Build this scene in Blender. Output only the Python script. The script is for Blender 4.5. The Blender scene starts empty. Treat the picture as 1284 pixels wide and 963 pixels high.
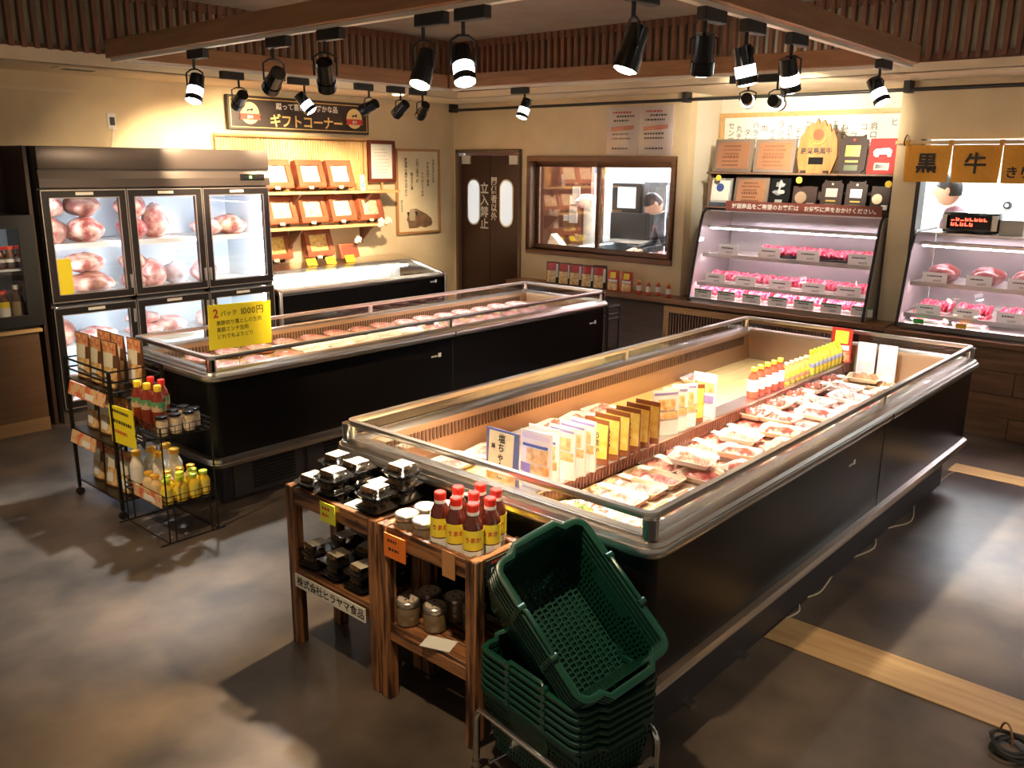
import bpy, bmesh, math, random
from mathutils import Vector, Matrix
random.seed(7)
SC = bpy.context.scene
COL = SC.collection
PI = math.pi
# ---------------------------------------------------------------- camera
H = 1.85
F = 1087.5
def cam_axes(yaw, pitch, roll):
    f = Vector((math.cos(pitch)*math.cos(yaw), math.cos(pitch)*math.sin(yaw), math.sin(pitch)))
    r0 = Vector((math.sin(yaw), -math.cos(yaw), 0)); u0 = r0.cross(f)
    r = math.cos(roll)*r0 + math.sin(roll)*u0
    u = -math.sin(roll)*r0 + math.cos(roll)*u0
    return r, u, f
CR, CU, CF = cam_axes(math.radians(41.372), math.radians(-14.201), math.radians(0.596))
cam = bpy.data.cameras.new('camera'); cam_o = bpy.data.objects.new('camera', cam); COL.objects.link(cam_o)
cam.sensor_fit = 'HORIZONTAL'; cam.sensor_width = 36.0; cam.lens = 36.0*F/1284.0
cam.clip_start = 0.05; cam.clip_end = 60
cam_o.matrix_world = Matrix.Translation((0, 0, H)) @ Matrix((CR, CU, -CF)).transposed().to_4x4()
SC.camera = cam_o
# ---------------------------------------------------------------- world and exposure
W = bpy.data.worlds.new('world'); SC.world = W; W.use_nodes = True
W.node_tree.nodes['Background'].inputs[0].default_value = (1.0, 0.86, 0.68, 1)
W.node_tree.nodes['Background'].inputs[1].default_value = 0.13
vs = SC.view_settings
vs.view_transform = 'Standard'; vs.look = 'None'; vs.gamma = 1.0; vs.use_curve_mapping = False
vs.exposure = 0.85
# ---------------------------------------------------------------- pixel -> place (1284 x 963 photograph)
def ray(x, y): return CF*F + CR*(x-642) - CU*(y-481.5)
def atz(x, y, z):
    d = ray(x, y); return Vector((0, 0, H)) + d*((z-H)/d.z)
def atx(x, y, X):
    d = ray(x, y); return Vector((0, 0, H)) + d*(X/d.x)
def aty(x, y, Y):
    d = ray(x, y); return Vector((0, 0, H)) + d*(Y/d.y)
# ---------------------------------------------------------------- materials (all procedural)
MATS = {}
def _nt(name):
    m = bpy.data.materials.new(name); m.use_nodes = True
    nt = m.node_tree; b = nt.nodes['Principled BSDF']
    return m, nt, b
def rgb(c): return (c[0], c[1], c[2], 1)
def mat(name, c, rough=.5, metal=0.0, c2=None, scale=8.0, stretch=(1, 1, 1), detail=4, contrast=(.35, .65), bump=0.0, bscale=None,
        emit=None, estr=0.0, coat=0.0, spec=None, alpha=None, trans=0.0, ior=None):
    if name in MATS: return MATS[name]
    m, nt, b = _nt(name)
    b.inputs['Base Color'].default_value = rgb(c); b.inputs['Roughness'].default_value = rough; b.inputs['Metallic'].default_value = metal
    if coat: b.inputs['Coat Weight'].default_value = coat; b.inputs['Coat Roughness'].default_value = .08
    if spec is not None: b.inputs['Specular IOR Level'].default_value = spec
    if emit: b.inputs['Emission Color'].default_value = rgb(emit); b.inputs['Emission Strength'].default_value = estr
    if trans: b.inputs['Transmission Weight'].default_value = trans
    if ior: b.inputs['IOR'].default_value = ior
    if c2 is not None or bump:
        tc = nt.nodes.new('ShaderNodeTexCoord'); mp = nt.nodes.new('ShaderNodeMapping')
        mp.inputs['Scale'].default_value = stretch
        nz = nt.nodes.new('ShaderNodeTexNoise'); nz.inputs['Scale'].default_value = scale; nz.inputs['Detail'].default_value = detail
        nt.links.new(tc.outputs['Object'], mp.inputs[0]); nt.links.new(mp.outputs[0], nz.inputs['Vector'])
        if c2 is not None:
            rp = nt.nodes.new('ShaderNodeValToRGB')
            rp.color_ramp.elements[0].position = contrast[0]; rp.color_ramp.elements[0].color = rgb(c)
            rp.color_ramp.elements[1].position = contrast[1]; rp.color_ramp.elements[1].color = rgb(c2)
            nt.links.new(nz.outputs['Fac'], rp.inputs[0]); nt.links.new(rp.outputs[0], b.inputs['Base Color'])
        if bump:
            n2 = nz
            if bscale:
                n2 = nt.nodes.new('ShaderNodeTexNoise'); n2.inputs['Scale'].default_value = bscale; n2.inputs['Detail'].default_value = 3
                nt.links.new(mp.outputs[0], n2.inputs['Vector'])
            bp = nt.nodes.new('ShaderNodeBump'); bp.inputs['Strength'].default_value = bump; bp.inputs['Distance'].default_value = .01
            nt.links.new(n2.outputs['Fac'], bp.inputs['Height']); nt.links.new(bp.outputs[0], b.inputs['Normal'])
    MATS[name] = m
    return m
def emis(name, c, s):
    if name in MATS: return MATS[name]
    m, nt, b = _nt(name)
    b.inputs['Base Color'].default_value = (0, 0, 0, 1)
    b.inputs['Emission Color'].default_value = rgb(c); b.inputs['Emission Strength'].default_value = s
    MATS[name] = m; return m
def pane(name, tint=(1, 1, 1), refl=.08, rough=.02):
    """thin sheet glass: clear with a mirror-like sheen that grows at grazing angles"""
    if name in MATS: return MATS[name]
    m = bpy.data.materials.new(name); m.use_nodes = True; nt = m.node_tree; nt.nodes.clear()
    o = nt.nodes.new('ShaderNodeOutputMaterial'); mx = nt.nodes.new('ShaderNodeMixShader')
    t = nt.nodes.new('ShaderNodeBsdfTransparent'); t.inputs[0].default_value = rgb(tint)
    g = nt.nodes.new('ShaderNodeBsdfGlossy'); g.inputs['Roughness'].default_value = rough
    lw = nt.nodes.new('ShaderNodeLayerWeight'); lw.inputs['Blend'].default_value = .25
    ma = nt.nodes.new('ShaderNodeMath'); ma.operation = 'MULTIPLY_ADD'; ma.inputs[1].default_value = .5; ma.inputs[2].default_value = refl
    nt.links.new(lw.outputs['Fresnel'], ma.inputs[0])
    nt.links.new(ma.outputs[0], mx.inputs[0]); nt.links.new(t.outputs[0], mx.inputs[1]); nt.links.new(g.outputs[0], mx.inputs[2])
    nt.links.new(mx.outputs[0], o.inputs[0])
    MATS[name] = m; return m
def wood(name, c, c2, scale=6.0, axis=0, rough=.45, bump=.15, coat=0.0, contrast=(.3, .7)):
    st = [9, 9, 9]; st[axis] = .8
    return mat(name, c, rough, c2=c2, scale=scale, stretch=st, detail=5, bump=bump, coat=coat, contrast=contrast)
# palette
PLASTER = mat('plaster_cream', (.69, .55, .35), .85, c2=(.76, .62, .41), scale=3, bump=.12, bscale=90)
SOFFIT = mat('plaster_soffit', (.72, .60, .42), .85, c2=(.77, .65, .47), scale=3, bump=.06, bscale=90)
WHITEWALL = mat('plaster_white', (.80, .74, .62), .8, c2=(.84, .79, .68), scale=4, bump=.05, bscale=60)
KITCHEN = mat('kitchen_white', (.80, .83, .84), .6)
FLOORM = mat('floor_vinyl', (.050, .041, .036), .40, c2=(.155, .116, .087), scale=2.6, detail=12, contrast=(.34, .70), bump=.05, bscale=30)
CEILM = mat('ceiling_brown', (.22, .17, .13), .8, c2=(.26, .21, .16), scale=3)
SLATBACK = mat('screen_backing', (.36, .33, .24), .8, c2=(.42, .39, .29), scale=5)
SLATM = wood('slat_dark_wood', (.13, .055, .03), (.20, .09, .05), axis=2, rough=.5)
BEAMX = wood('beam_wood_x', (.26, .125, .058), (.40, .21, .10), axis=0, scale=4, contrast=(.25, .75))
BEAMY = wood('beam_wood_y', (.26, .125, .058), (.40, .21, .10), axis=1, scale=4, contrast=(.25, .75))
INLAYM = wood('floor_oak', (.44, .26, .12), (.62, .41, .20), axis=1, scale=3, rough=.4)
COUNTERY = wood('counter_wood', (.20, .095, .05), (.30, .15, .075), axis=1, scale=4, rough=.35)
PANELD = wood('panel_dark', (.060, .032, .022), (.085, .045, .03), axis=1, scale=4, rough=.5)
PLANKM = wood('plank_brown', (.15, .072, .036), (.27, .14, .07), axis=1, scale=3.5, rough=.5, bump=.3)
DOORM = wood('door_brown', (.050, .018, .012), (.075, .028, .018), axis=2, scale=5, rough=.35)
WINFR = wood('window_wood', (.17, .075, .036), (.24, .11, .055), axis=1, scale=4, rough=.4)
LIGHTWOOD = wood('light_wood', (.60, .36, .15), (.70, .45, .20), axis=0, scale=4, rough=.45)
DECKWOOD = wood('deck_wood', (.66, .40, .14), (.78, .52, .22), axis=0, scale=3, rough=.4)
TABLEX = wood('burnt_wood_x', (.045, .016, .008), (.34, .145, .055), axis=0, scale=5, rough=.5, bump=.3, contrast=(.40, .58))
TABLEY = wood('burnt_wood_y', (.045, .016, .008), (.34, .145, .055), axis=1, scale=5, rough=.5, bump=.3, contrast=(.40, .58))
TABLEZ = wood('burnt_wood_z', (.045, .016, .008), (.34, .145, .055), axis=2, scale=5, rough=.5, bump=.3, contrast=(.40, .58))
BLACKP = mat('black_panel', (.004, .003, .003), .3, spec=.35)
BLACKM = mat('black_matte', (.014, .013, .013), .5)
BLACKG = mat('black_gloss', (.010, .010, .011), .18)
DARKGREY = mat('dark_grey', (.05, .045, .045), .5)
STEEL = mat('steel', (.70, .65, .60), .28, 1.0)
STEELD = mat('steel_dark', (.30, .27, .26), .33, 1.0)
CHROME = mat('chrome', (.75, .74, .73), .12, 1.0)
ALU = mat('aluminium', (.70, .66, .62), .3, .9)
TITAN = mat('titan_grey', (.14, .115, .105), .4, .4)
WHITE = mat('white_plastic', (.82, .82, .80), .4)
OFFWHITE = mat('off_white', (.74, .70, .62), .5)
PAPER = mat('paper_white', (.86, .84, .78), .7)
INTERIOR = mat('fridge_interior', (.72, .80, .88), .4)
TUBM = mat('case_interior', (.40, .235, .13), .3, .4)
GLASS = pane('clear_glass', refl=.035)
GLASSW = pane('window_glass', refl=.10)
GLASSR = pane('rail_glass', (.97, .98, .97), refl=.03)
FILM = pane('clear_plastic', (.97, .97, .97), refl=.10, rough=.12)
YELLOWP = mat('yellow_card', (.95, .78, .02), .6)
INK = mat('ink_black', (.02, .017, .015), .6)
INKR = mat('ink_red', (.62, .05, .03), .6)
INKW = mat('ink_white', (.88, .85, .80), .6)
GOLD = mat('gold_print', (.78, .52, .19), .4, .3)
GREENB = mat('basket_green', (.006, .055, .036), .32, spec=.6)
REDCAP = mat('red_cap', (.75, .03, .015), .35)
YELCAP = mat('yellow_cap', (.92, .62, .03), .35)
# ---------------------------------------------------------------- mesh builder
OFF = {}
class MB:
    def __init__(s): s.v = []; s.f = []; s.m = []
    def add(s, vs_, fs, k=0):
        n = len(s.v); s.v += [Vector(p) for p in vs_]
        for f in fs: s.f.append(tuple(i+n for i in f)); s.m.append(k)
        return s
    def box(s, x0, x1, y0, y1, z0, z1, k=0):
        return s.add([(x0,y0,z0),(x1,y0,z0),(x1,y1,z0),(x0,y1,z0),(x0,y0,z1),(x1,y0,z1),(x1,y1,z1),(x0,y1,z1)],
                     [(0,3,2,1),(4,5,6,7),(0,1,5,4),(1,2,6,5),(2,3,7,6),(3,0,4,7)], k)
    def obox(s, c, size, R=None, k=0):
        hx, hy, hz = size[0]/2, size[1]/2, size[2]/2; c = Vector(c)
        pts = [Vector(p) for p in ((-hx,-hy,-hz),(hx,-hy,-hz),(hx,hy,-hz),(-hx,hy,-hz),(-hx,-hy,hz),(hx,-hy,hz),(hx,hy,hz),(-hx,hy,hz))]
        if R is not None: pts = [R @ p for p in pts]
        return s.add([c+p for p in pts], [(0,3,2,1),(4,5,6,7),(0,1,5,4),(1,2,6,5),(2,3,7,6),(3,0,4,7)], k)
    def beam(s, a, b, w, h, k=0):
        """rectangular bar from a to b, w across, h tall (b-a horizontal or vertical)"""
        a = Vector(a); b = Vector(b); d = (b-a); L = d.length; d.normalize()
        up = Vector((0,0,1)) if abs(d.z) < .95 else Vector((1,0,0))
        x = d.cross(up).normalized(); z = x.cross(d)
        R = Matrix((d, x, z)).transposed()
        return s.obox((a+b)/2, (L, w, h), R, k)
    def cyl(s, a, b, r0, r1=None, n=12, k=0, caps=True):
        r1 = r0 if r1 is None else r1; a = Vector(a); b = Vector(b); d = (b-a).normalized()
        t = Vector((0,0,1)) if abs(d.z) < .9 else Vector((1,0,0)); x = d.cross(t).normalized(); y = d.cross(x)
        vs_ = []; fs = []
        for i in range(n):
            c_, s_ = math.cos(2*PI*i/n), math.sin(2*PI*i/n); vs_ += [a+(x*c_+y*s_)*r0, b+(x*c_+y*s_)*r1]
        for i in range(n):
            j = (i+1) % n; fs.append((2*i, 2*i+1, 2*j+1, 2*j))
        if caps: fs.append(tuple(2*i for i in range(n))); fs.append(tuple(2*i+1 for i in reversed(range(n))))
        return s.add(vs_, fs, k)
    def path(s, pts, r, n=8, k=0, closed=False):
        pts = [Vector(p) for p in pts]; m = len(pts); vs_ = []; fs = []; px = None
        for i, p in enumerate(pts):
            if closed: d = (pts[(i+1) % m]-pts[i-1])
            else: d = pts[min(i+1, m-1)]-pts[max(i-1, 0)]
            d.normalize()
            if px is None:
                t = Vector((0,0,1)) if abs(d.z) < .9 else Vector((1,0,0)); x = d.cross(t).normalized()
            else:
                x = (px-d*px.dot(d)).normalized()
            px = x; y = d.cross(x)
            for j in range(n):
                a = 2*PI*j/n; vs_.append(p+(x*math.cos(a)+y*math.sin(a))*r)
        segs = m if closed else m-1
        for i in range(segs):
            i2 = (i+1) % m
            for j in range(n):
                j2 = (j+1) % n; fs.append((i*n+j, i*n+j2, i2*n+j2, i2*n+j))
        if not closed: fs.append(tuple(reversed(range(n)))); fs.append(tuple((m-1)*n+j for j in range(n)))
        return s.add(vs_, fs, k)
    def lathe(s, prof, n=14, c=(0,0,0), k=0, ks=None, sx=1.0, sy=1.0):
        c = Vector(c); vs_ = []; m = len(prof); base = len(s.v)
        for r, z in prof:
            for j in range(n):
                a = 2*PI*j/n; vs_.append(c+Vector((r*math.cos(a)*sx, r*math.sin(a)*sy, z)))
        s.v += vs_
        for i in range(m-1):
            for j in range(n):
                j2 = (j+1) % n; s.f.append((base+i*n+j, base+i*n+j2, base+(i+1)*n+j2, base+(i+1)*n+j)); s.m.append(ks[i] if ks else k)
        s.f.append(tuple(base+j for j in reversed(range(n)))); s.m.append(ks[0] if ks else k)
        s.f.append(tuple(base+(m-1)*n+j for j in range(n))); s.m.append(ks[-1] if ks else k)
        return s
    def prism(s, poly, o, u, v, t, k=0):
        """polygon (list of 2-D points) in the frame o,u,v; thickness t along u x v"""
        o = Vector(o); u = Vector(u); v = Vector(v); nn = u.cross(v).normalized()*t; m = len(poly)
        a = [o+u*p[0]+v*p[1] for p in poly]; b = [p+nn for p in a]
        fs = [tuple(reversed(range(m))), tuple(range(m, 2*m))]+[(i, (i+1) % m, m+(i+1) % m, m+i) for i in range(m)]
        return s.add(a+b, fs, k)
    def quad(s, a, b, c, d, k=0): return s.add([a, b, c, d], [(0, 1, 2, 3)], k)
    def grid(s, fn, nu, nv, k=0):
        vs_ = [fn(i/nu, j/nv) for j in range(nv+1) for i in range(nu+1)]
        fs = [(j*(nu+1)+i, j*(nu+1)+i+1, (j+1)*(nu+1)+i+1, (j+1)*(nu+1)+i) for j in range(nv) for i in range(nu)]
        return s.add(vs_, fs, k)
    def blob(s, c, r, R=None, n=12, m=8, amp=.12, seed=0, k=0):
        """a lump: a sphere with uneven skin"""
        c = Vector(c); rnd = random.Random(seed); ph = [rnd.uniform(0, 6.28) for _ in range(6)]
        vs_ = []; fs = []
        for i in range(m+1):
            th = PI*i/m
            for j in range(n):
                a = 2*PI*j/n
                q = 1+amp*(math.sin(2*a+ph[0])*math.sin(th*2+ph[1])+.6*math.sin(3*a+ph[2]+th*2)+.5*math.sin(5*th+ph[3]+a))
                p = Vector((math.sin(th)*math.cos(a)*r[0], math.sin(th)*math.sin(a)*r[1], math.cos(th)*r[2]))*q
                vs_.append(c+(R @ p if R is not None else p))
        for i in range(m):
            for j in range(n):
                j2 = (j+1) % n; fs.append((i*n+j, (i+1)*n+j, (i+1)*n+j2, i*n+j2))
        return s.add(vs_, fs, k)
    def glyphs(s, txt, o, u, v, size, k=0, vertical=False, bold=False, spacing=1.0, center=False):
        """flat lettering: o = left end of the baseline (or top of the column), u = reading direction, v = up"""
        o = Vector(o); u = Vector(u); v = Vector(v); x = 0.0; items = []
        for ch in txt:
            g = glyph(ch, bold)
            if g is None: x += .5*spacing; continue
            vs_, fs, w = g
            items.append((vs_, fs, x, w)); x += (1.0 if vertical else w)*spacing
        if center and not vertical: o = o-u*(x*size/2)
        for vs_, fs, x0, w in items:
            if vertical: pts = [o+u*(p[0]-w/2)*size+v*(p[1]-.85-x0)*size for p in vs_]
            else: pts = [o+u*(p[0]+x0)*size+v*p[1]*size for p in vs_]
            s.add(pts, fs, k)
        return s
    def build(s, name, mats, parent=None, bevel=0.0, smooth=None, loc=None, segs=2):
        if not isinstance(mats, (list, tuple)): mats = [mats]
        if parent is not None: off = OFF.get(parent.name, Vector((0,0,0)))
        elif loc is not None: off = Vector(loc)
        else:
            xs = [p.x for p in s.v]; ys = [p.y for p in s.v]; zs = [p.z for p in s.v]
            off = Vector(((min(xs)+max(xs))/2, (min(ys)+max(ys))/2, min(zs)))
        me = bpy.data.meshes.new(name); me.from_pydata([p-off for p in s.v], [], s.f)
        for m_ in mats: me.materials.append(m_)
        if len(mats) > 1: me.polygons.foreach_set('material_index', s.m)
        if bevel:
            bm = bmesh.new(); bm.from_mesh(me)
            bmesh.ops.remove_doubles(bm, verts=bm.verts, dist=1e-5)
            es = [e for e in bm.edges if len(e.link_faces) == 2 and e.calc_face_angle(0) > .5]
            bmesh.ops.bevel(bm, geom=es, offset=bevel, segments=segs, affect='EDGES', profile=.5, clamp_overlap=True)
            bm.to_mesh(me); bm.free()
        if smooth is None: smooth = bevel > 0
        if smooth:
            me.shade_smooth(); me.set_sharp_from_angle(angle=math.radians(40))
        me.update()
        o = bpy.data.objects.new(name, me); COL.objects.link(o)
        if parent is not None: o.parent = parent
        else: o.location = off
        OFF[o.name] = off
        return o
def tag(o, label=None, cat=None, group=None, kind=None):
    if label: o['label'] = label
    if cat: o['category'] = cat
    if group: o['group'] = group
    if kind: o['kind'] = kind
    return o
def thing(name, label, cat, loc=(0,0,0), group=None):
    o = bpy.data.objects.new(name, None); COL.objects.link(o); o.location = loc; o.empty_display_size = .05
    OFF[o.name] = Vector(loc); return tag(o, label, cat, group)
def copy_tree(o, parent=None):
    c = o.copy(); COL.objects.link(c); c.parent = parent
    OFF[c.name] = OFF.get(o.name, Vector((0,0,0)))
    for ch in list(o.children): copy_tree(ch, c)
    return c
class Proto:
    """first placing uses the thing itself, later ones copies of it with its parts"""
    def __init__(s, root): s.root = root; s.used = False
    def put(s, loc, rz=0.0, label=None, group=None, scale=None, rot=None):
        o = copy_tree(s.root) if s.used else s.root
        s.used = True
        o.location = loc
        o.rotation_euler = rot if rot is not None else (0, 0, rz)
        if scale is not None: o.scale = scale if isinstance(scale, (tuple, list)) else (scale,)*3
        if label: o['label'] = label
        if group: o['group'] = group
        return o
def structure(o): o['kind'] = 'structure'; return o
# ---------------------------------------------------------------- lettering, one mesh per character
GL = {}
CHARS = ('贈って喜ばれる確かな品ギフトコーナー関係者以外立入禁止対面商品をご希望のお客様は気軽に声けください。株式会社ヒラヤマ食品'
         '黒豚みそ塩ちゃんこうまたれ黒牛きりし鹿児島センマイ丸タハラミ肉議イチボランプモミノロカルビねぎめ骨スーサモ肩ース円パック品質優秀賞感謝状'
         '切落生どでもよりンスゼ入料理ホルナカタ薄焼牛'
         '0123456789銘柄和産上選特大国内用生花心込めありがとござ様日年月店鍋')
def _glyphs():
    objs = []
    for bold in (False, True):
        for ch in sorted(set(CHARS)):
            c = bpy.data.curves.new('g', 'FONT'); c.body = ch; c.size = 1.0; c.resolution_u = 2
            if bold: c.offset = .022
            o = bpy.data.objects.new('g', c); COL.objects.link(o); objs.append((ch, bold, o, c))
    dg = bpy.context.evaluated_depsgraph_get(); dg.update()
    for ch, bold, o, c in objs:
        me = o.evaluated_get(dg).to_mesh()
        vs_ = [(v.co.x, v.co.y) for v in me.vertices]; fs = [tuple(p.vertices) for p in me.polygons]
        w = 1.0 if ord(ch) > 0x2000 else (max(p[0] for p in vs_)+.08 if vs_ else .5)
        GL[(ch, bold)] = (vs_, fs, w); o.evaluated_get(dg).to_mesh_clear()
    for ch, bold, o, c in objs:
        bpy.data.objects.remove(o); bpy.data.curves.remove(c)
def glyph(ch, bold):
    if not GL: _glyphs()
    return GL.get((ch, bold))
def print_lines(mb, o, u, v, w, n, pitch, h, k=0, seed=0, col=.012):
    """rows of illegible small print: short dashes"""
    rnd = random.Random(seed); o = Vector(o); u = Vector(u); v = Vector(v)
    for i in range(n):
        x = rnd.uniform(0, .08)*w; end = w*rnd.uniform(.75, 1.0)
        while x < end:
            l = col*rnd.uniform(.6, 1.3); l = min(l, max(end-x, .002))
            a = o+u*x-v*(i*pitch); mb.quad(a, a+u*l, a+u*l+v*h, a+v*h, k); x += l+col*.35
# ================================================================ the setting
XW, YL, XC = 6.94, 7.0, 6.70          # back wall, left wall, face of the low counter wall
ZS, ZC, YF, XF = 2.47, 2.98, 6.30, 6.30  # soffit, ceiling, faces of the raised ceiling
structure(MB().box(-2.5, 9.6, -3.5, 8.8, -.1, 0).build('floor', FLOORM, loc=(2, 2, 0)))
structure(MB().box(-2.5, XF+.05, -3.5, YF+.05, ZC, ZC+.08).build('ceiling', CEILM))
s_ = MB(); s_.box(-2.5, 7.5, YF, YL+.1, ZS, ZS+.08).box(XF, 7.5, -3.5, YF, ZS, ZS+.08)
structure(s_.build('ceiling_soffit', SOFFIT))
structure(MB().box(-2.5, XW+.12, YL, YL+.12, 0, ZC).build('wall_left', PLASTER))
w = MB()
DY0, DY1, DZ = 6.005, 6.95, 2.0
WY0, WY1, WZ0, WZ1 = 4.178, 5.924, .962, 1.935
RY0, RY1 = 2.303, 4.078
NY = 2.13; NZ = 2.06
x0, x1 = XW, XW+.12
w.box(x0, x1, DY1, YL, 0, ZS).box(x0, x1, DY0, DY1, DZ, ZS).box(x0, x1, WY1, DY0, 0, ZS)
w.box(x0, x1, WY0, WY1, WZ1, ZS).box(x0, x1, WY0, WY1, 0, WZ0).box(x0, x1, RY1, WY0, 0, ZS)
w.box(x0, x1, NY, RY0, 0, ZS).box(x0, x1, -3.5, NY, NZ, ZS).box(x0, x1, -3.5, NY, 0, .66)
structure(w.build('wall_back', PLASTER))
# white recess that holds the meat showcase
r = MB(); r.box(7.5, 7.56, RY0-.06, RY1+.06, 0, ZS).box(x1, 7.5, RY1, RY1+.06, 0, ZS).box(x1, 7.5, RY0-.06, RY0, 0, ZS)
structure(r.build('wall_recess', WHITEWALL))
# pillar facing: wooden edge towards the noren opening
structure(MB().box(XW-.012, XW+.125, NY-.03, NY, .70, NZ).build('trim_1', mat('dark_edge', (.03, .022, .02), .4)))
# raised ceiling: backing, lip, rails, single slats
b = MB(); b.box(-2.5, XF+.03, YF+.02, YF+.06, ZS, ZC); back_l = structure(b.build('wall_screen_left', SLATBACK))
b = MB(); b.box(XF+.02, XF+.06, -3.5, YF+.02, ZS, ZC); back_b = structure(b.build('wall_screen_back', SLATBACK))
ZB = 2.555
MB().box(-2.5, XF+.02, YF-.02, YF+.02, ZS, ZB).build('lip', SOFFIT, back_l)
MB().box(XF-.02, XF+.02, -3.5, YF-.02, ZS, ZB-.03).build('lip', SOFFIT, back_b)
MB().box(-2.5, XF, YF-.012, YF+.02, ZC-.06, ZC).build('head_rail', SLATM, back_l)
MB().box(XF-.012, XF+.02, -3.5, YF, ZC-.06, ZC).build('head_rail', SLATM, back_b)
MB().box(-2.5, XF, YF-.006, YF+.02, ZB, ZB+.03).build('sill_rail', SLATM, back_l)
MB().box(XF-.006, XF+.02, -3.5, YF, ZB-.03, ZB+.02).build('sill_rail', SLATM, back_b)
sl = None
for i in range(58):
    X = XF-.04-i*.078
    if sl is None: sl = MB().box(X-.016, X+.016, YF-.03, YF+.02, ZB-.005, ZC).build('slat', SLATM, back_l, bevel=.003, segs=1); sl0 = X; continue
    c = sl.copy(); COL.objects.link(c); c.location = (X-sl0, 0, 0)
sl = None
for i in range(78):
    Y = YF-.06-i*.074
    if sl is None: sl = MB().box(XF-.03, XF+.02, Y-.016, Y+.016, ZB-.02, ZC).build('slat', SLATM, back_b, bevel=.003, segs=1); sl0 = Y; continue
    c = sl.copy(); COL.objects.link(c); c.location = (0, Y-sl0, 0)
# suspended timber ring with its light tracks and wires
C0, C1, C2, C3 = Vector((2.637, 5.60, 0)), Vector((5.38, 5.48, 0)), Vector((5.69, 1.88, 0)), Vector((2.60, 1.80, 0))
ZBm = 2.46; BH = .105; BW = .10
ring = []
for n_, (a, b_), m_, ext in (('ceiling_beam_left', (C0, C1), BEAMX, .05), ('ceiling_beam_back', (C1, C2), BEAMY, .05),
                             ('ceiling_beam_near', (C3, C0), BEAMY, .05), ('ceiling_beam_right', (C3, C2), BEAMX, .05)):
    d = (b_-a).normalized(); p = a.copy(); q = b_.copy()
    if n_ in ('ceiling_beam_left', 'ceiling_beam_back'): p = p+d*.051; q = q-d*.051
    else: p = p-d*.6 if n_ else p; q = q+d*.05
    if n_ == 'ceiling_beam_near': p = a+d*.052
    o = MB().beam(p+Vector((0, 0, ZBm+BH/2)), q+Vector((0, 0, ZBm+BH/2)), BW, BH).build(n_, m_, bevel=.004, segs=1)
    structure(o); ring.append(o)
    MB().beam(p+Vector((0, 0, ZBm-.009)), q+Vector((0, 0, ZBm-.009)), .036, .018).build('light_track', OFFWHITE, o)
wires = {0: (C0+Vector((.12, -.02, 0)),), 3: (C2+Vector((-.35, 0, 0)), C3+Vector((.5, 0, 0))), 1: (), 2: (C3+Vector((0, 1.0, 0)),)}
for i, ps in wires.items():
    for p in ps: MB().cyl(p+Vector((0, 0, ZBm+BH)), p+Vector((0, 0, ZC)), .004, n=6).build('hanging_wire', STEELD, ring[i])
# black pipe along the back wall
pz = 2.405
t = thing('pipe_rail', 'black metal pipe rail running along the top of the back wall', 'rail', (6.86, 4, pz))
MB().cyl((6.86, 6.98, pz), (6.86, -.5, pz), .014, n=10).build('pipe', BLACKM, t, smooth=True)
for y in (6.95, 4.09, 2.25, .6):
    MB().box(6.845, XW, y-.025, y+.025, pz-.02, pz+.07).build('bracket', BLACKM, t, bevel=.004, segs=1)
# low wall under the counter: dark panel, slatted vent and brown planks
lw = structure(MB().box(XC+.02, XW, -3.5, 5.95, 0, .655).build('wall_counter', PANELD))
structure(MB().box(XC-.035, XW+.0, RY1+.0, 5.97, .66, .70).build('trim_2', COUNTERY, bevel=.004, segs=1))
structure(MB().box(XC-.035, 7.5, NY+.02, RY1, .66, .70).build('trim_3', COUNTERY, bevel=.004, segs=1))
structure(MB().box(XC-.035, 7.4, -3.0, NY+.02, .645, .685).build('trim_4', COUNTERY, bevel=.004, segs=1))
rnd = random.Random(3)
for j, (z0, z1) in enumerate(((.0, .15), (.153, .31), (.313, .475), (.478, .64))):
    y = 2.10-(j % 2)*.0
    cuts = [2.35, 1.25-.35*(j % 2), -.2-.3*(j % 2), -1.6, -3.4]
    for a, c in zip(cuts[:-1], cuts[1:]):
        MB().box(XC-.004+rnd.uniform(-.002, .002), XC+.02, c+.002, a-.002, z0, z1).build('plank', PLANKM, lw, bevel=.002, segs=1)
va, vb = 4.08, 2.40
t = thing('vent_grille', 'wooden framed vent grille with dark upright louvres under the showcase counter', 'grille', (XC, 3.3, .1))
fr = MB(); fr.box(XC-.02, XC+.02, vb, va, .585, .64).box(XC-.02, XC+.02, vb, va, .08, .13).box(XC-.02, XC+.02, va-.055, va, .13, .585).box(XC-.02, XC+.02, vb, vb+.055, .13, .585)
fr.build('frame', wood('orange_frame', (.36, .17, .06), (.46, .23, .09), axis=1, scale=4), t, bevel=.003, segs=1)
MB().box(XC+.012, XC+.019, vb+.05, va-.05, .12, .59).build('backing', BLACKM, t)
l0 = None
for i in range(56):
    y = va-.07-i*.0278
    if y < vb+.06: break
    if l0 is None: l0 = MB().box(XC-.008, XC+.012, y-.007, y+.007, .13, .585).build('louvre', SLATM, t); ly = y; continue
    c = l0.copy(); COL.objects.link(c); c.location = (0, y-ly, 0)
# dark card added at the louvres for white lettering showing in the rail glass
pa, pb = atx(922, 404, XC-.03), atx(965, 409, XC-.03)
t = thing('lettering_card', 'small added dark card with white lettering on the vent grille', 'sign', (XC-.02, pa.y, pa.z-.13))
MB().box(XC-.026, XC-.021, pb.y, pa.y, pa.z-.13, pa.z+.01).build('card', mat('card_dark', (.05, .03, .02), .5), t)
MB().glyphs('対面商品を', (XC-.0275, pa.y-.015, pa.z-.055), (0, -1, 0), (0, 0, 1), .05).glyphs('お気軽', (XC-.0275, pa.y-.015, pa.z-.115), (0, -1, 0), (0, 0, 1), .05).build('lettering', INKW, t)
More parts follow.
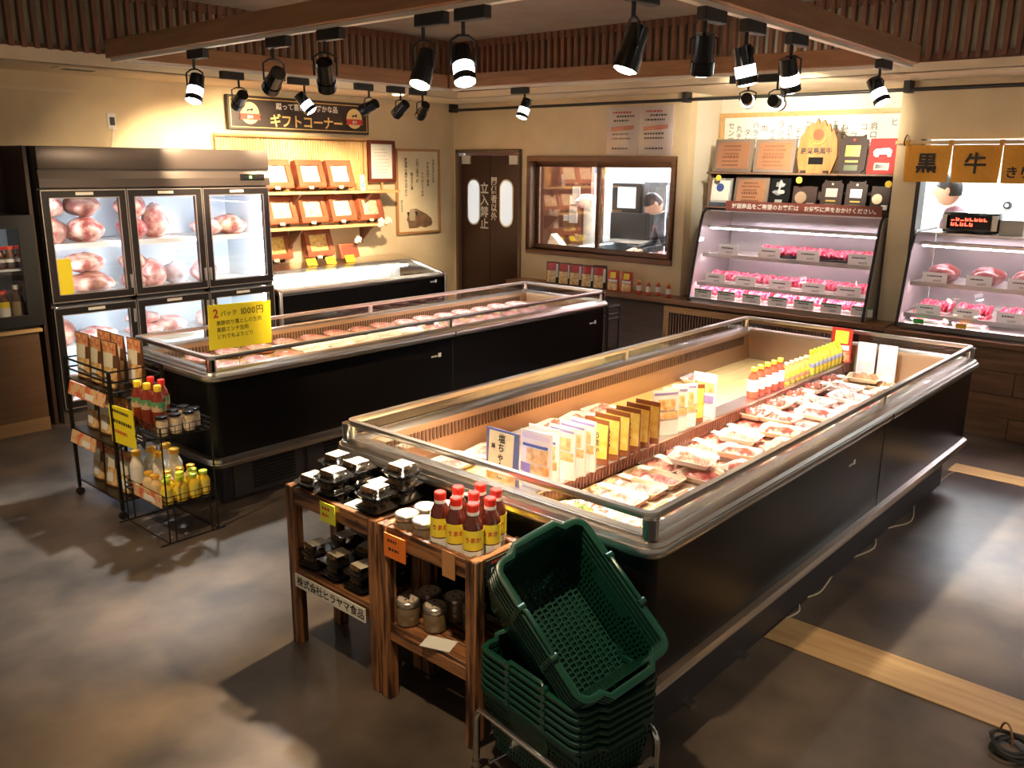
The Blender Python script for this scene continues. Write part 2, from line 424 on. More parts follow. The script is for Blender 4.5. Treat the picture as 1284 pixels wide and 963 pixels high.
# oak strips let into the floor
for n_, (xa, xb, ya, yb) in (('trim_5', (3.05, 3.275, -2.5, 1.315)), ('trim_6', (5.72, 5.90, -2.5, 1.36))):
    structure(MB().box(xa, xb, ya, yb, .0005, .006).build(n_, INLAYM, bevel=.002, segs=1))
# outlet and vent on the left wall
p = aty(140, 152, YL-.005)
t = thing('wall_outlet', 'small white wall outlet with a lead above the tall meat fridge', 'outlet', p)
MB().obox(p, (.07, .012, .12)).build('plate', WHITE, t, bevel=.004, segs=1)
MB().obox(p+Vector((0, -.01, 0)), (.035, .012, .06)).build('socket', DARKGREY, t)
MB().path([p+Vector((.0, -.012, -.05)), p+Vector((-.02, -.02, -.15)), p+Vector((-.05, -.02, -.27))], .004, 6).build('lead', WHITE, t)
p = atz(98, 86, ZS)
t = thing('ceiling_vent', 'flat grey air vent set in the soffit over the tall meat fridge', 'vent', p-Vector((0, 0, .012)))
MB().box(p.x-.16, p.x+.16, p.y-.07, p.y+.07, ZS-.010, ZS-.001).build('frame', SOFFIT, t, bevel=.002, segs=1)
MB().box(p.x-.10, p.x+.10, p.y-.045, p.y+.045, ZS-.013, ZS-.006).build('grate', DARKGREY, t)
MB().box(-2.5, 3.2, YL-.014, YL-.001, 2.22, 2.25)
p1, p2 = aty(0, 108, YL), aty(97, 115, YL)
structure(MB().box(-2.5, p2.x, YL-.02, YL-.0005, p2.z-.012, p2.z+.012).build('trim_7', SOFFIT))
for k_, (px_, py_) in enumerate(((344, 104), (499, 117))):
    p = atz(px_, py_, ZS)
    t = thing('downlight', 'small round recessed lamp glowing in the soffit by the gift corner sign', 'lamp', p-Vector((0, 0, .012)), 'recessed soffit lamps')
    MB().cyl((p.x, p.y, ZS-.012), (p.x, p.y, ZS-.001), .065, .07, 20).build('ring', WHITE, t, smooth=True)
    MB().cyl((p.x, p.y, ZS-.016), (p.x, p.y, ZS-.011), .05, .05, 20).build('lens', emis('downlight_glow', (1, .72, .40), 14), t)
# ---------------------------------------------------------------- door
d1 = structure(thing('door_1', 'dark brown double swing door with two pill shaped panes and white lettering', 'door', (XW+.03, (DY0+DY1)/2, 0)))
fr = MB(); fr.box(XW-.02, XW+.10, DY1-.035, DY1, 0, DZ).box(XW-.02, XW+.10, DY0, DY0+.035, 0, DZ).box(XW-.02, XW+.10, DY0, DY1, DZ-.035, DZ)
fr.build('door_frame', mat('door_frame_brown', (.20, .13, .085), .4), d1, bevel=.003, segs=1)
DM = (DY0+DY1)/2
def pill(w_, h_, n=10):
    r_ = w_/2; out = []
    for k in range(n+1): a = PI*k/n; out.append((r_*math.cos(a), h_/2-r_+r_*math.sin(a)))
    for k in range(n+1): a = PI+PI*k/n; out.append((r_*math.cos(a), -h_/2+r_+r_*math.sin(a)))
    return out
for ya, yb in ((DM+.002, DY1-.037), (DY0+.037, DM-.002)):
    lf = MB().box(XW+.03, XW+.065, ya, yb, .01, DZ-.06).build('leaf', DOORM, d1, bevel=.002, segs=1)
    yc = (ya+yb)/2+(.02 if ya > DM else -.02)
    MB().prism(pill(.20, .50), (XW+.031, yc, 1.45), (0, 1, 0), (0, 0, 1), -.012 if False else -.010).build('pane_frame', ALU, lf)
    MB().prism(pill(.165, .465), (XW+.0205, yc, 1.45), (0, 1, 0), (0, 0, 1), -.002).build('pane', mat('door_pane_glow', (.72, .74, .72), .08, emit=(.85, .92, .95), estr=.35), lf)  # kitchen glow behind the door put into the pane's own emission
    MB().box(XW+.0, XW+.03, (yb-.09 if ya < DM else yb-.12), (yb-.02 if ya < DM else yb-.04), DZ-.16, DZ-.06)
    yy = ya+.09 if ya < DM else yb-.09
    MB().box(XW+.005, XW+.03, yy-.06, yy+.06, DZ-.15, DZ-.06).build('closer_cover', OFFWHITE, lf, bevel=.003, segs=1)
g = MB(); g.glyphs('立入禁止', (XW+.0285, DM+.085, 1.66), (0, -1, 0), (0, 0, 1), .125, vertical=True, bold=True)
g.glyphs('関係者以外', (XW+.0285, DM-.055, 1.72), (0, -1, 0), (0, 0, 1), .092, vertical=True, bold=True)
g.build('lettering', INKW, d1)
# ---------------------------------------------------------------- sliding window to the kitchen
w1 = structure(thing('window_1', 'brown wooden sliding window looking into the bright kitchen', 'window', (XW, (WY0+WY1)/2, WZ0)))
fr = MB(); fw = .05
fr.box(XW-.025, XW+.13, WY0, WY1, WZ1-fw, WZ1).box(XW-.025, XW+.13, WY0, WY1, WZ0, WZ0+fw).box(XW-.025, XW+.13, WY1-fw, WY1, WZ0+fw, WZ1-fw).box(XW-.025, XW+.13, WY0, WY0+fw, WZ0+fw, WZ1-fw)
fr.build('window_frame', WINFR, w1, bevel=.003, segs=1)
WM = atx(751, 260, XW+.05).y
for a, c, xx in ((WM-.02, WY1-fw, XW+.075), (WY0+fw, WM+.03, XW+.04)):
    sh = MB(); z0, z1 = WZ0+fw, WZ1-fw
    sh.box(xx, xx+.028, a, c, z0, z0+.045).box(xx, xx+.028, a, c, z1-.05, z1).box(xx, xx+.028, a, a+.04, z0+.045, z1-.05).box(xx, xx+.028, c-.04, c, z0+.045, z1-.05)
    so = sh.build('sash', WINFR, w1, bevel=.002, segs=1)
    MB().box(xx+.011, xx+.016, a+.038, c-.038, z0+.043, z1-.048).build('pane', GLASSW, so)
MB().cyl((XW+.02, WY0+.28, WZ1-.03), (XW+.04, WY0+.28, WZ1-.03), .014, n=12).build('lock', GOLD, w1)
# ---------------------------------------------------------------- kitchen seen through the openings
KX = 9.5
k_ = MB(); k_.box(KX, KX+.1, -1.5, 8.8, 0, 2.7).box(7.06, KX, 8.7, 8.8, 0, 2.7).box(7.06, KX, -1.5, -1.4, 0, 2.7)
structure(k_.build('wall_kitchen', KITCHEN))
structure(MB().box(7.06, KX, -1.5, 8.8, 2.62, 2.7).build('ceiling_kitchen', KITCHEN))
p = atx(741, 250, 8.3)
structure(MB().box(8.3, 8.36, p.y, 8.7, 0, 2.6).build('wall_partition', mat('partition_brown', (.20, .075, .05), .35)))
for (xx, yy, sx, sy) in ((8.3, 6.0, .25, 1.2), (8.2, 1.6, .25, 1.2), (8.9, 4.6, .25, 1.2)):
    t = thing('kitchen_light', 'bright flat ceiling lamp in the kitchen behind the shop', 'lamp', (xx, yy, 2.58), 'kitchen ceiling lamps')
    MB().box(xx-sx/2, xx+sx/2, yy-sy/2, yy+sy/2, 2.59, 2.62).build('housing', WHITE, t)
    MB().box(xx-sx/2+.02, xx+sx/2-.02, yy-sy/2+.02, yy+sy/2-.02, 2.58, 2.592).build('tube_panel', emis('kitchen_tube', (.92, .97, 1.0), 110), t)
# ---------------------------------------------------------------- track lights
COOL, WARM, NEUT = (.86, .95, 1.0), (1.0, .74, .45), (1.0, .86, .64)
LENS = {COOL: emis('lens_cool', COOL, 60), WARM: emis('lens_warm', (1, .80, .52), 45), NEUT: emis('lens_neutral', (1, .9, .7), 55)}
def track_light(ax, ay, aim, col, power, label, along, beam=None, cone=62, drop=.16, lamp_l=.15, blend=.6):
    """ax, ay: pixel of the adapter under its beam; aim: point in the room that the lamp lights"""
    aim = Vector(aim)
    if beam is None: a = Vector((ax, ay, ZC-.04))
    else:      # the point under the beam that shows at this column of the photograph
        p0, p1 = beam; best = None
        for k in range(801):
            q = p0+(p1-p0)*(k/800)+Vector((0, 0, ZBm-.058)); w_ = q-Vector((0, 0, H)); e = abs(642+F*w_.dot(CR)/w_.dot(CF)-ax)
            if best is None or e < best[0]: best = (e, q)
        a = best[1]
    t = thing('track_light', label, 'spotlight', (a.x, a.y, a.z), 'track spotlights on the timber ring')
    d = Vector((1, 0, 0)) if along == 'x' else Vector((0, 1, 0))
    if beam in ((C3, C2), (C1, C2)): d = -d
    MB().beam(a-d*.085+Vector((0, 0, .015)), a+d*.085+Vector((0, 0, .015)), .042, .05).build('adapter', BLACKM, t, bevel=.004, segs=1)
    piv = a+d*.05+Vector((0, 0, -drop)); ax_ = (aim-piv).normalized()
    side = ax_.cross(Vector((0, 0, 1))); side = side.normalized() if side.length > .05 else Vector((1, 0, 0))
    MB().cyl(a+d*.05+Vector((0, 0, -.01)), a+d*.05+Vector((0, 0, -.06)), .008, n=8).build('stem', BLACKM, t)
    top = a+d*.05+Vector((0, 0, -.06)); R_ = .046
    y0 = piv+side*(R_+.006); y1 = piv-side*(R_+.006)
    MB().path([y0, y0+(top-piv)*.8, top+side*.02, top-side*.02, y1+(top-piv)*.8, y1], .005, 6).build('yoke', BLACKM, t, smooth=True)
    s0 = piv-ax_*lamp_l*.5; s1 = piv+ax_*lamp_l*.5
    MB().cyl(s0, s0+ax_*lamp_l*.7, R_*.82, R_*.9, 18).build('body', BLACKG, t, smooth=True)
    hd = MB(); hd.cyl(s0+ax_*lamp_l*(.68 if col is WARM else .82), s1, R_, R_, 18, caps=False).cyl(s0+ax_*lamp_l*.68, s1, R_*.9, R_*.9, 18, caps=False)
    hd.build('head_ring', BLACKG, t, smooth=True)
    zq = ax_.to_track_quat('Z', 'Y').to_matrix(); lm = MB().lathe([(R_*.9, 0), (R_*.86, .006), (R_*.6, .012), (R_*.2, .014)], 18)
    lm.v = [s1-ax_*.006+zq @ p for p in lm.v]; lm.build('lens', LENS[col], t, smooth=True)
    if col is not WARM: MB().cyl(s0+ax_*lamp_l*.50, s0+ax_*lamp_l*.80, R_*.93, R_*.93, 18).build('glow_band', emis('band_glow', (.90, .97, 1.0), 6), t, smooth=True)
    L = bpy.data.lights.new('spot', 'SPOT'); L.energy = power; L.color = col; L.spot_size = math.radians(cone); L.spot_blend = blend; L.shadow_soft_size = .035
    lo = bpy.data.objects.new('lamp', L); COL.objects.link(lo); lo.parent = t
    lo.location = s1+ax_*.016-a
    lo.rotation_euler = (-ax_).to_track_quat('Z', 'Y').to_euler()
    return t
P_ = 150
# near beam
track_light(248, 66, (1.95, 4.35, .4), COOL, P_*1.1, 'lit cool white track spotlight at the beam end by the tall fridge', 'y', (C3, C0))
track_light(349, 46, (3.4, 6.6, .9), WARM, P_*.8, 'black track spotlight on the beam over the stands turned to the tall fridge, standing upright', 'y', (C3, C0))
track_light(415, 38, (3.6, 4.6, .7), WARM, P_*1.2, 'tilted black track spotlight on the beam over the stands aimed over the long freezer case', 'y', (C3, C0))
track_light(541, 18, (1.75, 2.6, .4), WARM, P_*1.0, 'lit warm track spotlight on the beam over the stands pointing down at the wooden stands', 'y', (C3, C0), drop=.17)
track_light(592, 8, (2.2, 1.9, .6), COOL, P_*1.1, 'lit cool white track spotlight on the beam over the stands beside the warm one', 'y', (C3, C0), drop=.17)
# left beam
track_light(291, 91, (3.75, 6.95, 1.6), WARM, P_*.9, 'lit warm track spotlight hanging in front of the gift corner sign emblem', 'x', (C0, C1), drop=.14)
track_light(374, 99, (4.9, 4.6, .6), COOL, P_*1.1, 'lit cool white track spotlight slanting in front of the gift corner sign', 'x', (C0, C1), drop=.13)
track_light(456, 105, (4.3, 6.95, 1.75), WARM, P_*1.0, 'black track spotlight on the gift wall beam turned to the gift boxes, first of three', 'x', (C0, C1), drop=.13)
track_light(496, 108, (4.9, 6.95, 1.4), WARM, P_*1.0, 'black track spotlight on the gift wall beam turned to the gift boxes, middle of three', 'x', (C0, C1), drop=.13)
track_light(524, 111, (5.6, 6.95, 1.2), WARM, P_*.8, 'black track spotlight on the gift wall beam next to the corner of the ring', 'x', (C0, C1), drop=.13)
# back beam
track_light(652, 110, (4.9, 4.9, .7), COOL, P_*.8, 'lit track spotlight alone on the back wall beam over the swing door', 'y', (C1, C2), drop=.12)
track_light(930, 96, (7.4, 3.6, 2.1), NEUT, P_*.55, 'glaring track spotlight on the back wall beam in front of the menu board', 'y', (C1, C2), drop=.12)
track_light(967, 93, (7.4, 2.9, 2.1), NEUT, P_*.6, 'slanting lit track spotlight on the back wall beam aimed at the award plaques', 'y', (C1, C2), drop=.14)
# right beam
track_light(805, 1, (2.2, 2.1, .6), WARM, P_*1.2, 'big lit warm track spotlight farthest from the noren on the beam over the meat case', 'x', (C3, C2), drop=.16)
track_light(893, 20, (3.7, 2.2, .5), WARM, P_*1.15, 'black tilted track spotlight on the meat case beam with a glowing rim', 'x', (C3, C2), drop=.13)
track_light(944, 33, (3.9, 1.6, .5), NEUT, P_*1.15, 'glaring white track spotlight on the meat case beam between two others', 'x', (C3, C2), drop=.14)
track_light(999, 50, (4.7, 1.8, .5), COOL, P_*1.15, 'lit cool track spotlight on the meat case beam above the open meat case', 'x', (C3, C2), drop=.14)
track_light(1108, 83, (5.0, .6, 0), NEUT, P_*1.0, 'lit track spotlight at the far end of the meat case beam by the noren', 'x', (C3, C2), drop=.13)
# added unseen ceiling lamps over the entrance side, behind and above the photographer
for (xx, yy, aim, c_, pw, lb) in ((.9, 1.3, (1.85, 1.35, .5), WARM, .6, 'added unseen ceiling spotlight aimed at the basket trolley'),
                                  (.4, 3.4, (1.95, 4.3, .4), WARM, .75, 'added unseen ceiling spotlight over the open floor aimed at the wire racks'),
                                  (2.6, -1.0, (3.4, .2, 0), NEUT, .45, 'added unseen ceiling spotlight over the floor beside the oak strips')):
    track_light(xx, yy, aim, c_, P_*pw, lb, 'x')['group'] = 'added spotlights over the entrance side'
# ================================================================ refrigerated furniture
def rrect(x0, x1, y0, y1, r, n=5):
    out = []
    for cx_, cy_, a0 in ((x1-r, y1-r, 0), (x0+r, y1-r, PI/2), (x0+r, y0+r, PI), (x1-r, y0+r, 1.5*PI)):
        for k in range(n+1):
            a = a0+PI/2*k/n; out.append((cx_+r*math.cos(a), cy_+r*math.sin(a)))
    return out
def ring_sweep(mb, rect, r, prof, k=0, closed=False, fill_last=False):
    x0, x1, y0, y1 = rect; loops = []; base = len(mb.v)
    for ins, z in prof:
        lp = rrect(x0+ins, x1-ins, y0+ins, y1-ins, max(r-ins, .012)); n = len(lp)
        mb.v += [Vector((p[0], p[1], z)) for p in lp]
    m = len(prof)
    for i in range(m if closed else m-1):
        i2 = (i+1) % m
        for j in range(n):
            j2 = (j+1) % n; mb.f.append((base+i*n+j, base+i*n+j2, base+i2*n+j2, base+i2*n+j)); mb.m.append(k)
    if fill_last: mb.f.append(tuple(base+(m-1)*n+j for j in range(n))); mb.m.append(k)
    return mb
def logo(o, u, v, parent, s=1.0):
    m = MB(); o = Vector(o); u = Vector(u); v = Vector(v)
    m.quad(o+u*.062*s, o+u*.09*s, o+u*.09*s+v*.028*s, o+u*.062*s+v*.028*s)
    for i, w_ in enumerate((.012, .008, .010, .008, .006, .008)):
        a = o+u*(i*.0095)*s; m.quad(a, a+u*.007*s, a+u*.007*s+v*(.010+.004*(i % 2))*s, a+v*(.010+.004*(i % 2))*s) if False else m.quad(a+v*.004*s, a+u*.007*s+v*.004*s, a+u*.007*s+v*.016*s, a+v*.016*s)
    m.build('maker_badge', INKW, parent)
def island(name, label, rect, tub_deck, deck_mat, posts_x, vents=False):
    x0, x1, y0, y1 = rect
    t = thing(name, label, 'freezer case', ((x0+x1)/2, (y0+y1)/2, 0))
    ring_sweep(MB(), rect, .09, [(.13, 0), (.12, .0), (.12, .25), (.2, .25)], fill_last=False).build('toe_kick', mat('toe_grey', (.055, .048, .055), .45, .3), t, smooth=True)
    ring_sweep(MB(), rect, .09, [(.05, .26), (.045, .29), (.045, .715), (.06, .72)]).build('body_panel', BLACKP, t, smooth=True)
    ring_sweep(MB(), rect, .09, [(.09, .235), (.035, .24), (.02, .262), (.022, .268), (.018, .274), (.022, .292), (.05, .30)]).build('lower_bumper', STEEL, t, smooth=True)
    ring_sweep(MB(), rect, .09, [(.06, .716), (.028, .720), (.016, .730), (.013, .745), (.018, .758), (.024, .759), (.030, .772), (.05, .78), (.10, .78), (.125, .77)]).build('upper_bumper', STEEL, t, smooth=True)
    ring_sweep(MB(), rect, .09, [(.125, .77), (.132, .75), (.135, .70), (.15, min(tub_deck, .69))]).build('tub_wall', TUBM, t, smooth=True)
    MB().box(x0+.145, x1-.145, y0+.145, y1-.145, tub_deck-.02, tub_deck).build('deck', deck_mat, t)
    zr = .845; i_ = .068
    a, b, c, d = (x0+i_, y0+i_), (x1-i_, y0+i_), (x1-i_, y1-i_), (x0+i_, y1-i_)
    ring_sweep(MB(), (x0+i_, x1-i_, y0+i_, y1-i_), .03, [(.011, zr-.011), (-.011, zr-.011), (-.014, zr), (-.011, zr+.011), (.011, zr+.011), (.014, zr)], closed=True).build('rail', STEEL, t, smooth=True)
    for px_, py_ in (a, b, c, d):
        MB().cyl((px_, py_, .777), (px_, py_, zr-.004), .026, .026, 16).build('corner_post', CHROME, t, smooth=True)
    for X in posts_x:
        for Y in (y0+i_, y1-i_):
            MB().box(X-.014, X+.014, Y-.010, Y+.010, .777, zr-.004).build('post', STEEL, t, bevel=.003, segs=1)
    xs = [x0+i_+.03]+list(posts_x)+[x1-i_-.03]
    for Y in (y0+i_, y1-i_):
        for xa, xb in zip(xs[:-1], xs[1:]): MB().box(xa+.012, xb-.012, Y-.003, Y+.003, .781, zr-.009).build('pane', GLASSR, t)
    for X in (x0+i_, x1-i_): MB().box(X-.003, X+.003, y0+i_+.03, y1-i_-.03, .781, zr-.009).build('pane', GLASSR, t)
    # seams of the joined units
    for X in posts_x:
        s = MB(); s.box(X-.003, X+.003, y0+.0115, y0+.03, .722, .758); s.box(X-.003, X+.003, y0+.043, y0+.05, .30, .70)
        s.build('unit_seam', BLACKM, t)
    # slotted air grilles along the inside
    for Y, sg in ((y0+.135, 1), (y1-.135, -1)):
        gr = MB(); n = int((x1-x0-.4)/.022)
        for k in range(n):
            X = x0+.2+k*.022; gr.box(X, X+.011, min(Y, Y+sg*.004), max(Y, Y+sg*.004), .69, .745)
        gr.build('air_slots', mat('slot_brown', (.10, .05, .03), .5), t)
    if vents:
        X = x0+.18
        while X < x1-.6:
            pl = MB().box(X, X+.46, y0+.112, y0+.119, .02, .23).build('service_panel', mat('service_grey', (.10, .09, .09), .45, .3), t, bevel=.002, segs=1)
            lv = MB()
            for k in range(8): lv.box(X+.12, X+.40, y0+.106, y0+.113, .05+k*.02, .06+k*.02)
            lv.build('vent_slots', BLACKM, pl); X += .49
    return t
FR = (2.0, 5.56, 1.20, 2.76)
front = island('meat_island_case', 'long twin well open meat case with steel bumper and glass rail, piled with trays', FR, .575, mat('tub_floor', (.62, .46, .34), .3, .2), (4.03,))
MID = (2.22, 5.87, 4.06, 5.03)
mid = island('freezer_island_case', 'long black open freezer case behind the wire racks, with a yellow price board', MID, .69, mat('tub_floor_warm', (.60, .40, .20), .35, .2), (4.05,), vents=True)
p = atx(0, 0, 1)
logo((4.03-.42, FR[2]+.0435, .60), (1, 0, 0), (0, 0, 1), front, .8)
logo((3.85, MID[2]+.0435, .60), (1, 0, 0), (0, 0, 1), mid); logo((5.60, MID[2]+.0435, .60), (1, 0, 0), (0, 0, 1), mid)
# feet marks and divider of the twin case
for X in (2.45, 2.86): MB().box(X-.02, X+.02, FR[2]+.09, FR[2]+.121, 0, .012).build('foot_clip', CHROME, front)
DVY = 1.965
MB().box(2.16, 5.40, DVY-.012, DVY+.012, .575, .665).build('divider', TUBM, front)
MB().box(2.16, 5.40, DVY-.05, DVY+.05, .665, .678).build('divider_ledge', STEEL, front, bevel=.003, segs=1)
sl_ = MB()
for k in range(145): sl_.box(2.18+k*.022, 2.191+k*.022, DVY-.0525, DVY-.0502, .62, .664)
sl_.build('divider_slots', mat('slot_red', (.22, .08, .05), .5), front)
MB().box(2.16, 5.40, DVY+.013, 2.61, .576, .588).build('wood_deck', DECKWOOD, front)
hl = MB()
for X in (2.9, 3.35, 3.8, 4.25, 4.7, 5.1):
    for k in range(3): hl.cyl((X, DVY-.0135, .59+k*.022), (X, DVY-.0128, .59+k*.022), .004, n=8)
hl.build('peg_holes', BLACKM, front)
# ---------------------------------------------------------------- tall six door meat fridge
FX = [2.36, 2.953, 3.545, 4.14]; FY = 6.33
fg = thing('meat_fridge', 'tall grey six door display fridge stacked with big cuts of meat', 'fridge', (3.25, 6.65, 0))
bd = MB(); bd.box(FX[0], FX[0]+.03, FY+.03, 6.99, .0, 1.94).box(FX[3]-.03, FX[3], FY+.03, 6.99, 0, 1.94).box(FX[0]+.03, FX[3]-.03, 6.96, 6.99, .0, 1.94)
bd.box(FX[0]+.03, FX[3]-.03, FY+.03, 6.96, 1.63, 1.94).box(FX[0]+.03, FX[3]-.03, FY+.05, 6.96, 0, .10)
bd.build('cabinet', TITAN, fg)
MB().box(FX[0]+.03, FX[3]-.03, 6.945, 6.959, .10, 1.63).build('inner_back', INTERIOR, fg)
ib = MB(); ib.box(FX[0]+.03, FX[0]+.042, FY+.05, 6.945, .1, 1.63).box(FX[3]-.042, FX[3]-.03, FY+.05, 6.945, .1, 1.63).box(FX[0]+.042, FX[3]-.042, FY+.05, 6.945, 1.615, 1.63).box(FX[0]+.042, FX[3]-.042, FY+.05, 6.945, .10, .115)
ib.build('lining', INTERIOR, fg)
h_ = MB(); h_.box(FX[0], FX[3], FY-.02, FY+.03, 1.79, 1.94); h_.build('header', mat('header_grey', (.085, .066, .058), .38, .4), fg, bevel=.006)
h_ = MB(); h_.prism([(0, 0), (.05, 0), (.05, .115), (.015, .115), (.0, .06)], (FX[0], FY-.02, 1.665), (0, 1, 0), (0, 0, 1), FX[3]-FX[0])
h_.build('header_lower', mat('header_grey', (0, 0, 0)), fg)
MB().box(FX[0]+.002, FX[3]-.002, FY-.012, FY+.03, 1.78, 1.79).build('header_groove', BLACKM, fg)
hp = MB().box(3.87, 4.09, FY-.024, FY-.018, 1.705, 1.755).build('controller', BLACKG, fg, bevel=.006)
MB().box(3.95, 3.975, FY-.0255, FY-.0235, 1.72, 1.742).build('status_lamp', emis('green_led', (.3, 1, .2), 2), hp)
for i in range(1, 3): MB().box(FX[i]-.02, FX[i]+.02, FY+.04, FY+.075, .1, 1.63).build('mullion', DARKGREY, fg)
MB().box(FX[0]+.03, FX[3]-.03, FY+.04, FY+.075, .845, .885).build('cross_rail', DARKGREY, fg)
for i in range(4):
    X = FX[i] + (.05 if i == 0 else (-.05 if i == 3 else 0)); 
    MB().box(X-.008, X+.008, FY+.078, FY+.092, .16, 1.6).build('light_strip', emis('fridge_led', (.86, .94, 1.0), 36), fg)
EDGE = mat('door_edge', (.60, .52, .46), .3, .7)
for r_, (z0, z1) in enumerate(((.115, .845), (.88, 1.65))):
    for i in range(3):
        a, b = FX[i]+.004, FX[i+1]-.004; w_ = .055
        d = MB(); d.box(a, b, FY, FY+.035, z0, z0+w_).box(a, b, FY, FY+.035, z1-w_, z1).box(a, a+w_, FY, FY+.035, z0+w_, z1-w_).box(b-w_, b, FY, FY+.035, z0+w_, z1-w_)
        d = d.build('door', mat('door_black', (.022, .018, .018), .3), fg)
        e = MB()
        for q, g_ in ((0, .006), (w_-.004, .006)):
            e.box(a+q, b-q, FY-.003, FY, z0+q, z0+q+g_).box(a+q, b-q, FY-.003, FY, z1-q-g_, z1-q).box(a+q, a+q+g_, FY-.003, FY, z0+q, z1-q).box(b-q-g_, b-q, FY-.003, FY, z0+q, z1-q)
        e.build('edge_trim', EDGE, d)
        MB().box(a+w_-.004, b-w_+.004, FY+.014, FY+.02, z0+w_-.004, z1-w_+.004).build('pane', GLASS, d)
        xc = (a+b)/2; MB().box(xc-.06, xc+.06, FY-.005, FY-.001, (z1-.034 if r_ else z0+.02) if False else z1-.036, z1-.016).build('grip_label', OFFWHITE, d)
        zz = z0+.06 if r_ else z1-.16
        MB().box(b-.03 if i < 2 else a+.008, (b-.012) if i < 2 else a+.026, FY-.016, FY, zz, zz+.10).build('handle', ALU, d, bevel=.004, segs=1)
for i in range(3):
    for z in (1.27, .975 if False else .90, .52, .14):
        a, b = FX[i]+(.045 if i == 0 else .022), FX[i+1]-(.045 if i == 2 else .022)
        sh = MB().box(a, b, FY+.11, 6.94, z-.012, z).build('shelf', WHITE, fg)
        if z > .2: MB().box(a, b, FY+.1, FY+.11, z-.03, z+.006).build('shelf_rail', mat('shelf_clear', (.85, .87, .85), .2), sh)
# ---------------------------------------------------------------- drinks cooler, cabinet and dark panel left of it
t = thing('wood_cabinet', 'low brown wooden cabinet beside the tall meat fridge', 'cabinet', (1.7, 6.6, 0))
MB().box(1.2, 2.255, 6.345, 6.99, .09, .70).build('carcass', wood('cab_brown', (.14, .072, .035), (.19, .10, .05), axis=0, scale=3), t)
MB().box(1.18, 2.275, 6.32, 6.99, .70, .725).build('worktop', LIGHTWOOD, t, bevel=.003, segs=1)
MB().box(1.2, 2.255, 6.335, 6.99, 0, .09).build('plinth', wood('cab_plinth', (.30, .17, .08), (.36, .21, .10), axis=0, scale=3), t)
t = thing('tall_cabinet', 'tall dark brown cabinet rising behind the drinks cooler', 'cabinet', (1.75, 6.85, .725))
MB().box(1.2, 2.31, 6.78, 6.99, .726, 1.94).build('back_board', wood('tall_dark', (.055, .028, .02), (.075, .04, .028), axis=2, scale=3), t)
MB().box(2.311, 2.335, 6.40, 6.99, 0, 1.94).build('side_board', wood('tall_dark', (0, 0, 0), (0, 0, 0)), t)
cl = thing('drinks_cooler', 'small black glass door drinks cooler standing on the wooden cabinet', 'cooler', (1.95, 6.55, .726))
x0_, x1_, z0_, z1_ = 1.45, 2.30, .727, 1.49
c = MB(); c.box(x0_, x0_+.03, 6.36, 6.77, z0_, z1_).box(x1_-.03, x1_, 6.36, 6.77, z0_, z1_).box(x0_, x1_, 6.36, 6.77, z0_, z0_+.06).box(x0_, x1_, 6.36, 6.77, z1_-.05, z1_)
c.build('shell', BLACKM, cl)
MB().box(x0_+.03, x1_-.03, 6.755, 6.77, z0_+.06, z1_-.05).build('inner_back', INTERIOR, cl)
d = MB(); d.box(x0_, x1_, 6.33, 6.358, z0_+.02, z0_+.095).box(x0_, x1_, 6.33, 6.358, z1_-.085, z1_).box(x1_-.10, x1_, 6.33, 6.358, z0_+.095, z1_-.085).box(x0_, x0_+.07, 6.33, 6.358, z0_+.095, z1_-.085)
d = d.build('door', BLACKM, cl); MB().box(x0_+.06, x1_-.095, 6.34, 6.345, z0_+.09, z1_-.08).build('pane', GLASS, d)
MB().box(x0_+.03, x1_-.03, 6.37, 6.75, 1.12, 1.13).build('shelf', WHITE, cl)
MB().box(x0_+.1, x1_-.1, 6.37, 6.39, z1_-.062, z1_-.05).build('light_strip', emis('fridge_led2', (.86, .94, 1.0), 6), cl)
# ---------------------------------------------------------------- low chest freezer under the gift shelves
LX0, LX1, LY0, LY1 = 4.16, 6.13, 6.30, 6.98
cf = thing('chest_freezer', 'black chest freezer with bright sloping glass top below the gift shelves', 'freezer', ((LX0+LX1)/2, 6.64, 0))
zf, zb = .785, .93
b = MB(); b.box(LX0+.02, LX1-.02, LY0+.004, LY0+.03, .08, zf-.03).box(LX0+.02, LX1-.02, LY1-.03, LY1, .08, zb-.03)
for xx in (LX0+.02, LX1-.05): b.prism([(0, .08), (LY1-LY0, .08), (LY1-LY0, zb-.03), (0, zf-.03)], (xx, LY0, 0), (0, 1, 0), (0, 0, 1), .03)
b.build('body', BLACKP, cf)
MB().box(LX0+.03, LX1-.03, LY0+.05, LY1-.03, 0, .08).build('plinth', BLACKM, cf)
MB().box(LX0+.05, LX1-.05, LY0+.03, LY1-.03, .45, .47).build('deck', WHITE, cf)
lin = MB(); lin.box(LX0+.05, LX1-.05, LY0+.03, LY0+.036, .47, zf-.04).box(LX0+.05, LX1-.05, LY1-.036, LY1-.03, .47, zb-.04)
lin.build('lining', WHITE, cf)
for xx, w_ in ((LX0, .03), (LX1-.03, .03)):
    MB().prism([(-.012, .06), (.014, .06), (.014, zf-.035), (LY1-LY0, zb-.035), (LY1-LY0, zb), (.0, zf), (-.012, zf-.012)], (xx, LY0, 0), (0, 1, 0), (0, 0, 1), w_).build('end_trim', STEEL, cf, bevel=.003, segs=1)
MB().box(LX0+.03, LX1-.03, LY0-.012, LY0+.03, zf-.04, zf).build('front_rail', STEEL, cf, bevel=.005)
sl_n = (zb-zf)/(LY1-LY0)
MB().prism([(.50, zf+.50*sl_n), (LY1-LY0, zb), (LY1-LY0, zb-.03), (.50, zf+.50*sl_n-.03)], (LX0+.03, LY0, 0), (0, 1, 0), (0, 0, 1), LX1-LX0-.06).build('rear_ledge', STEEL, cf)
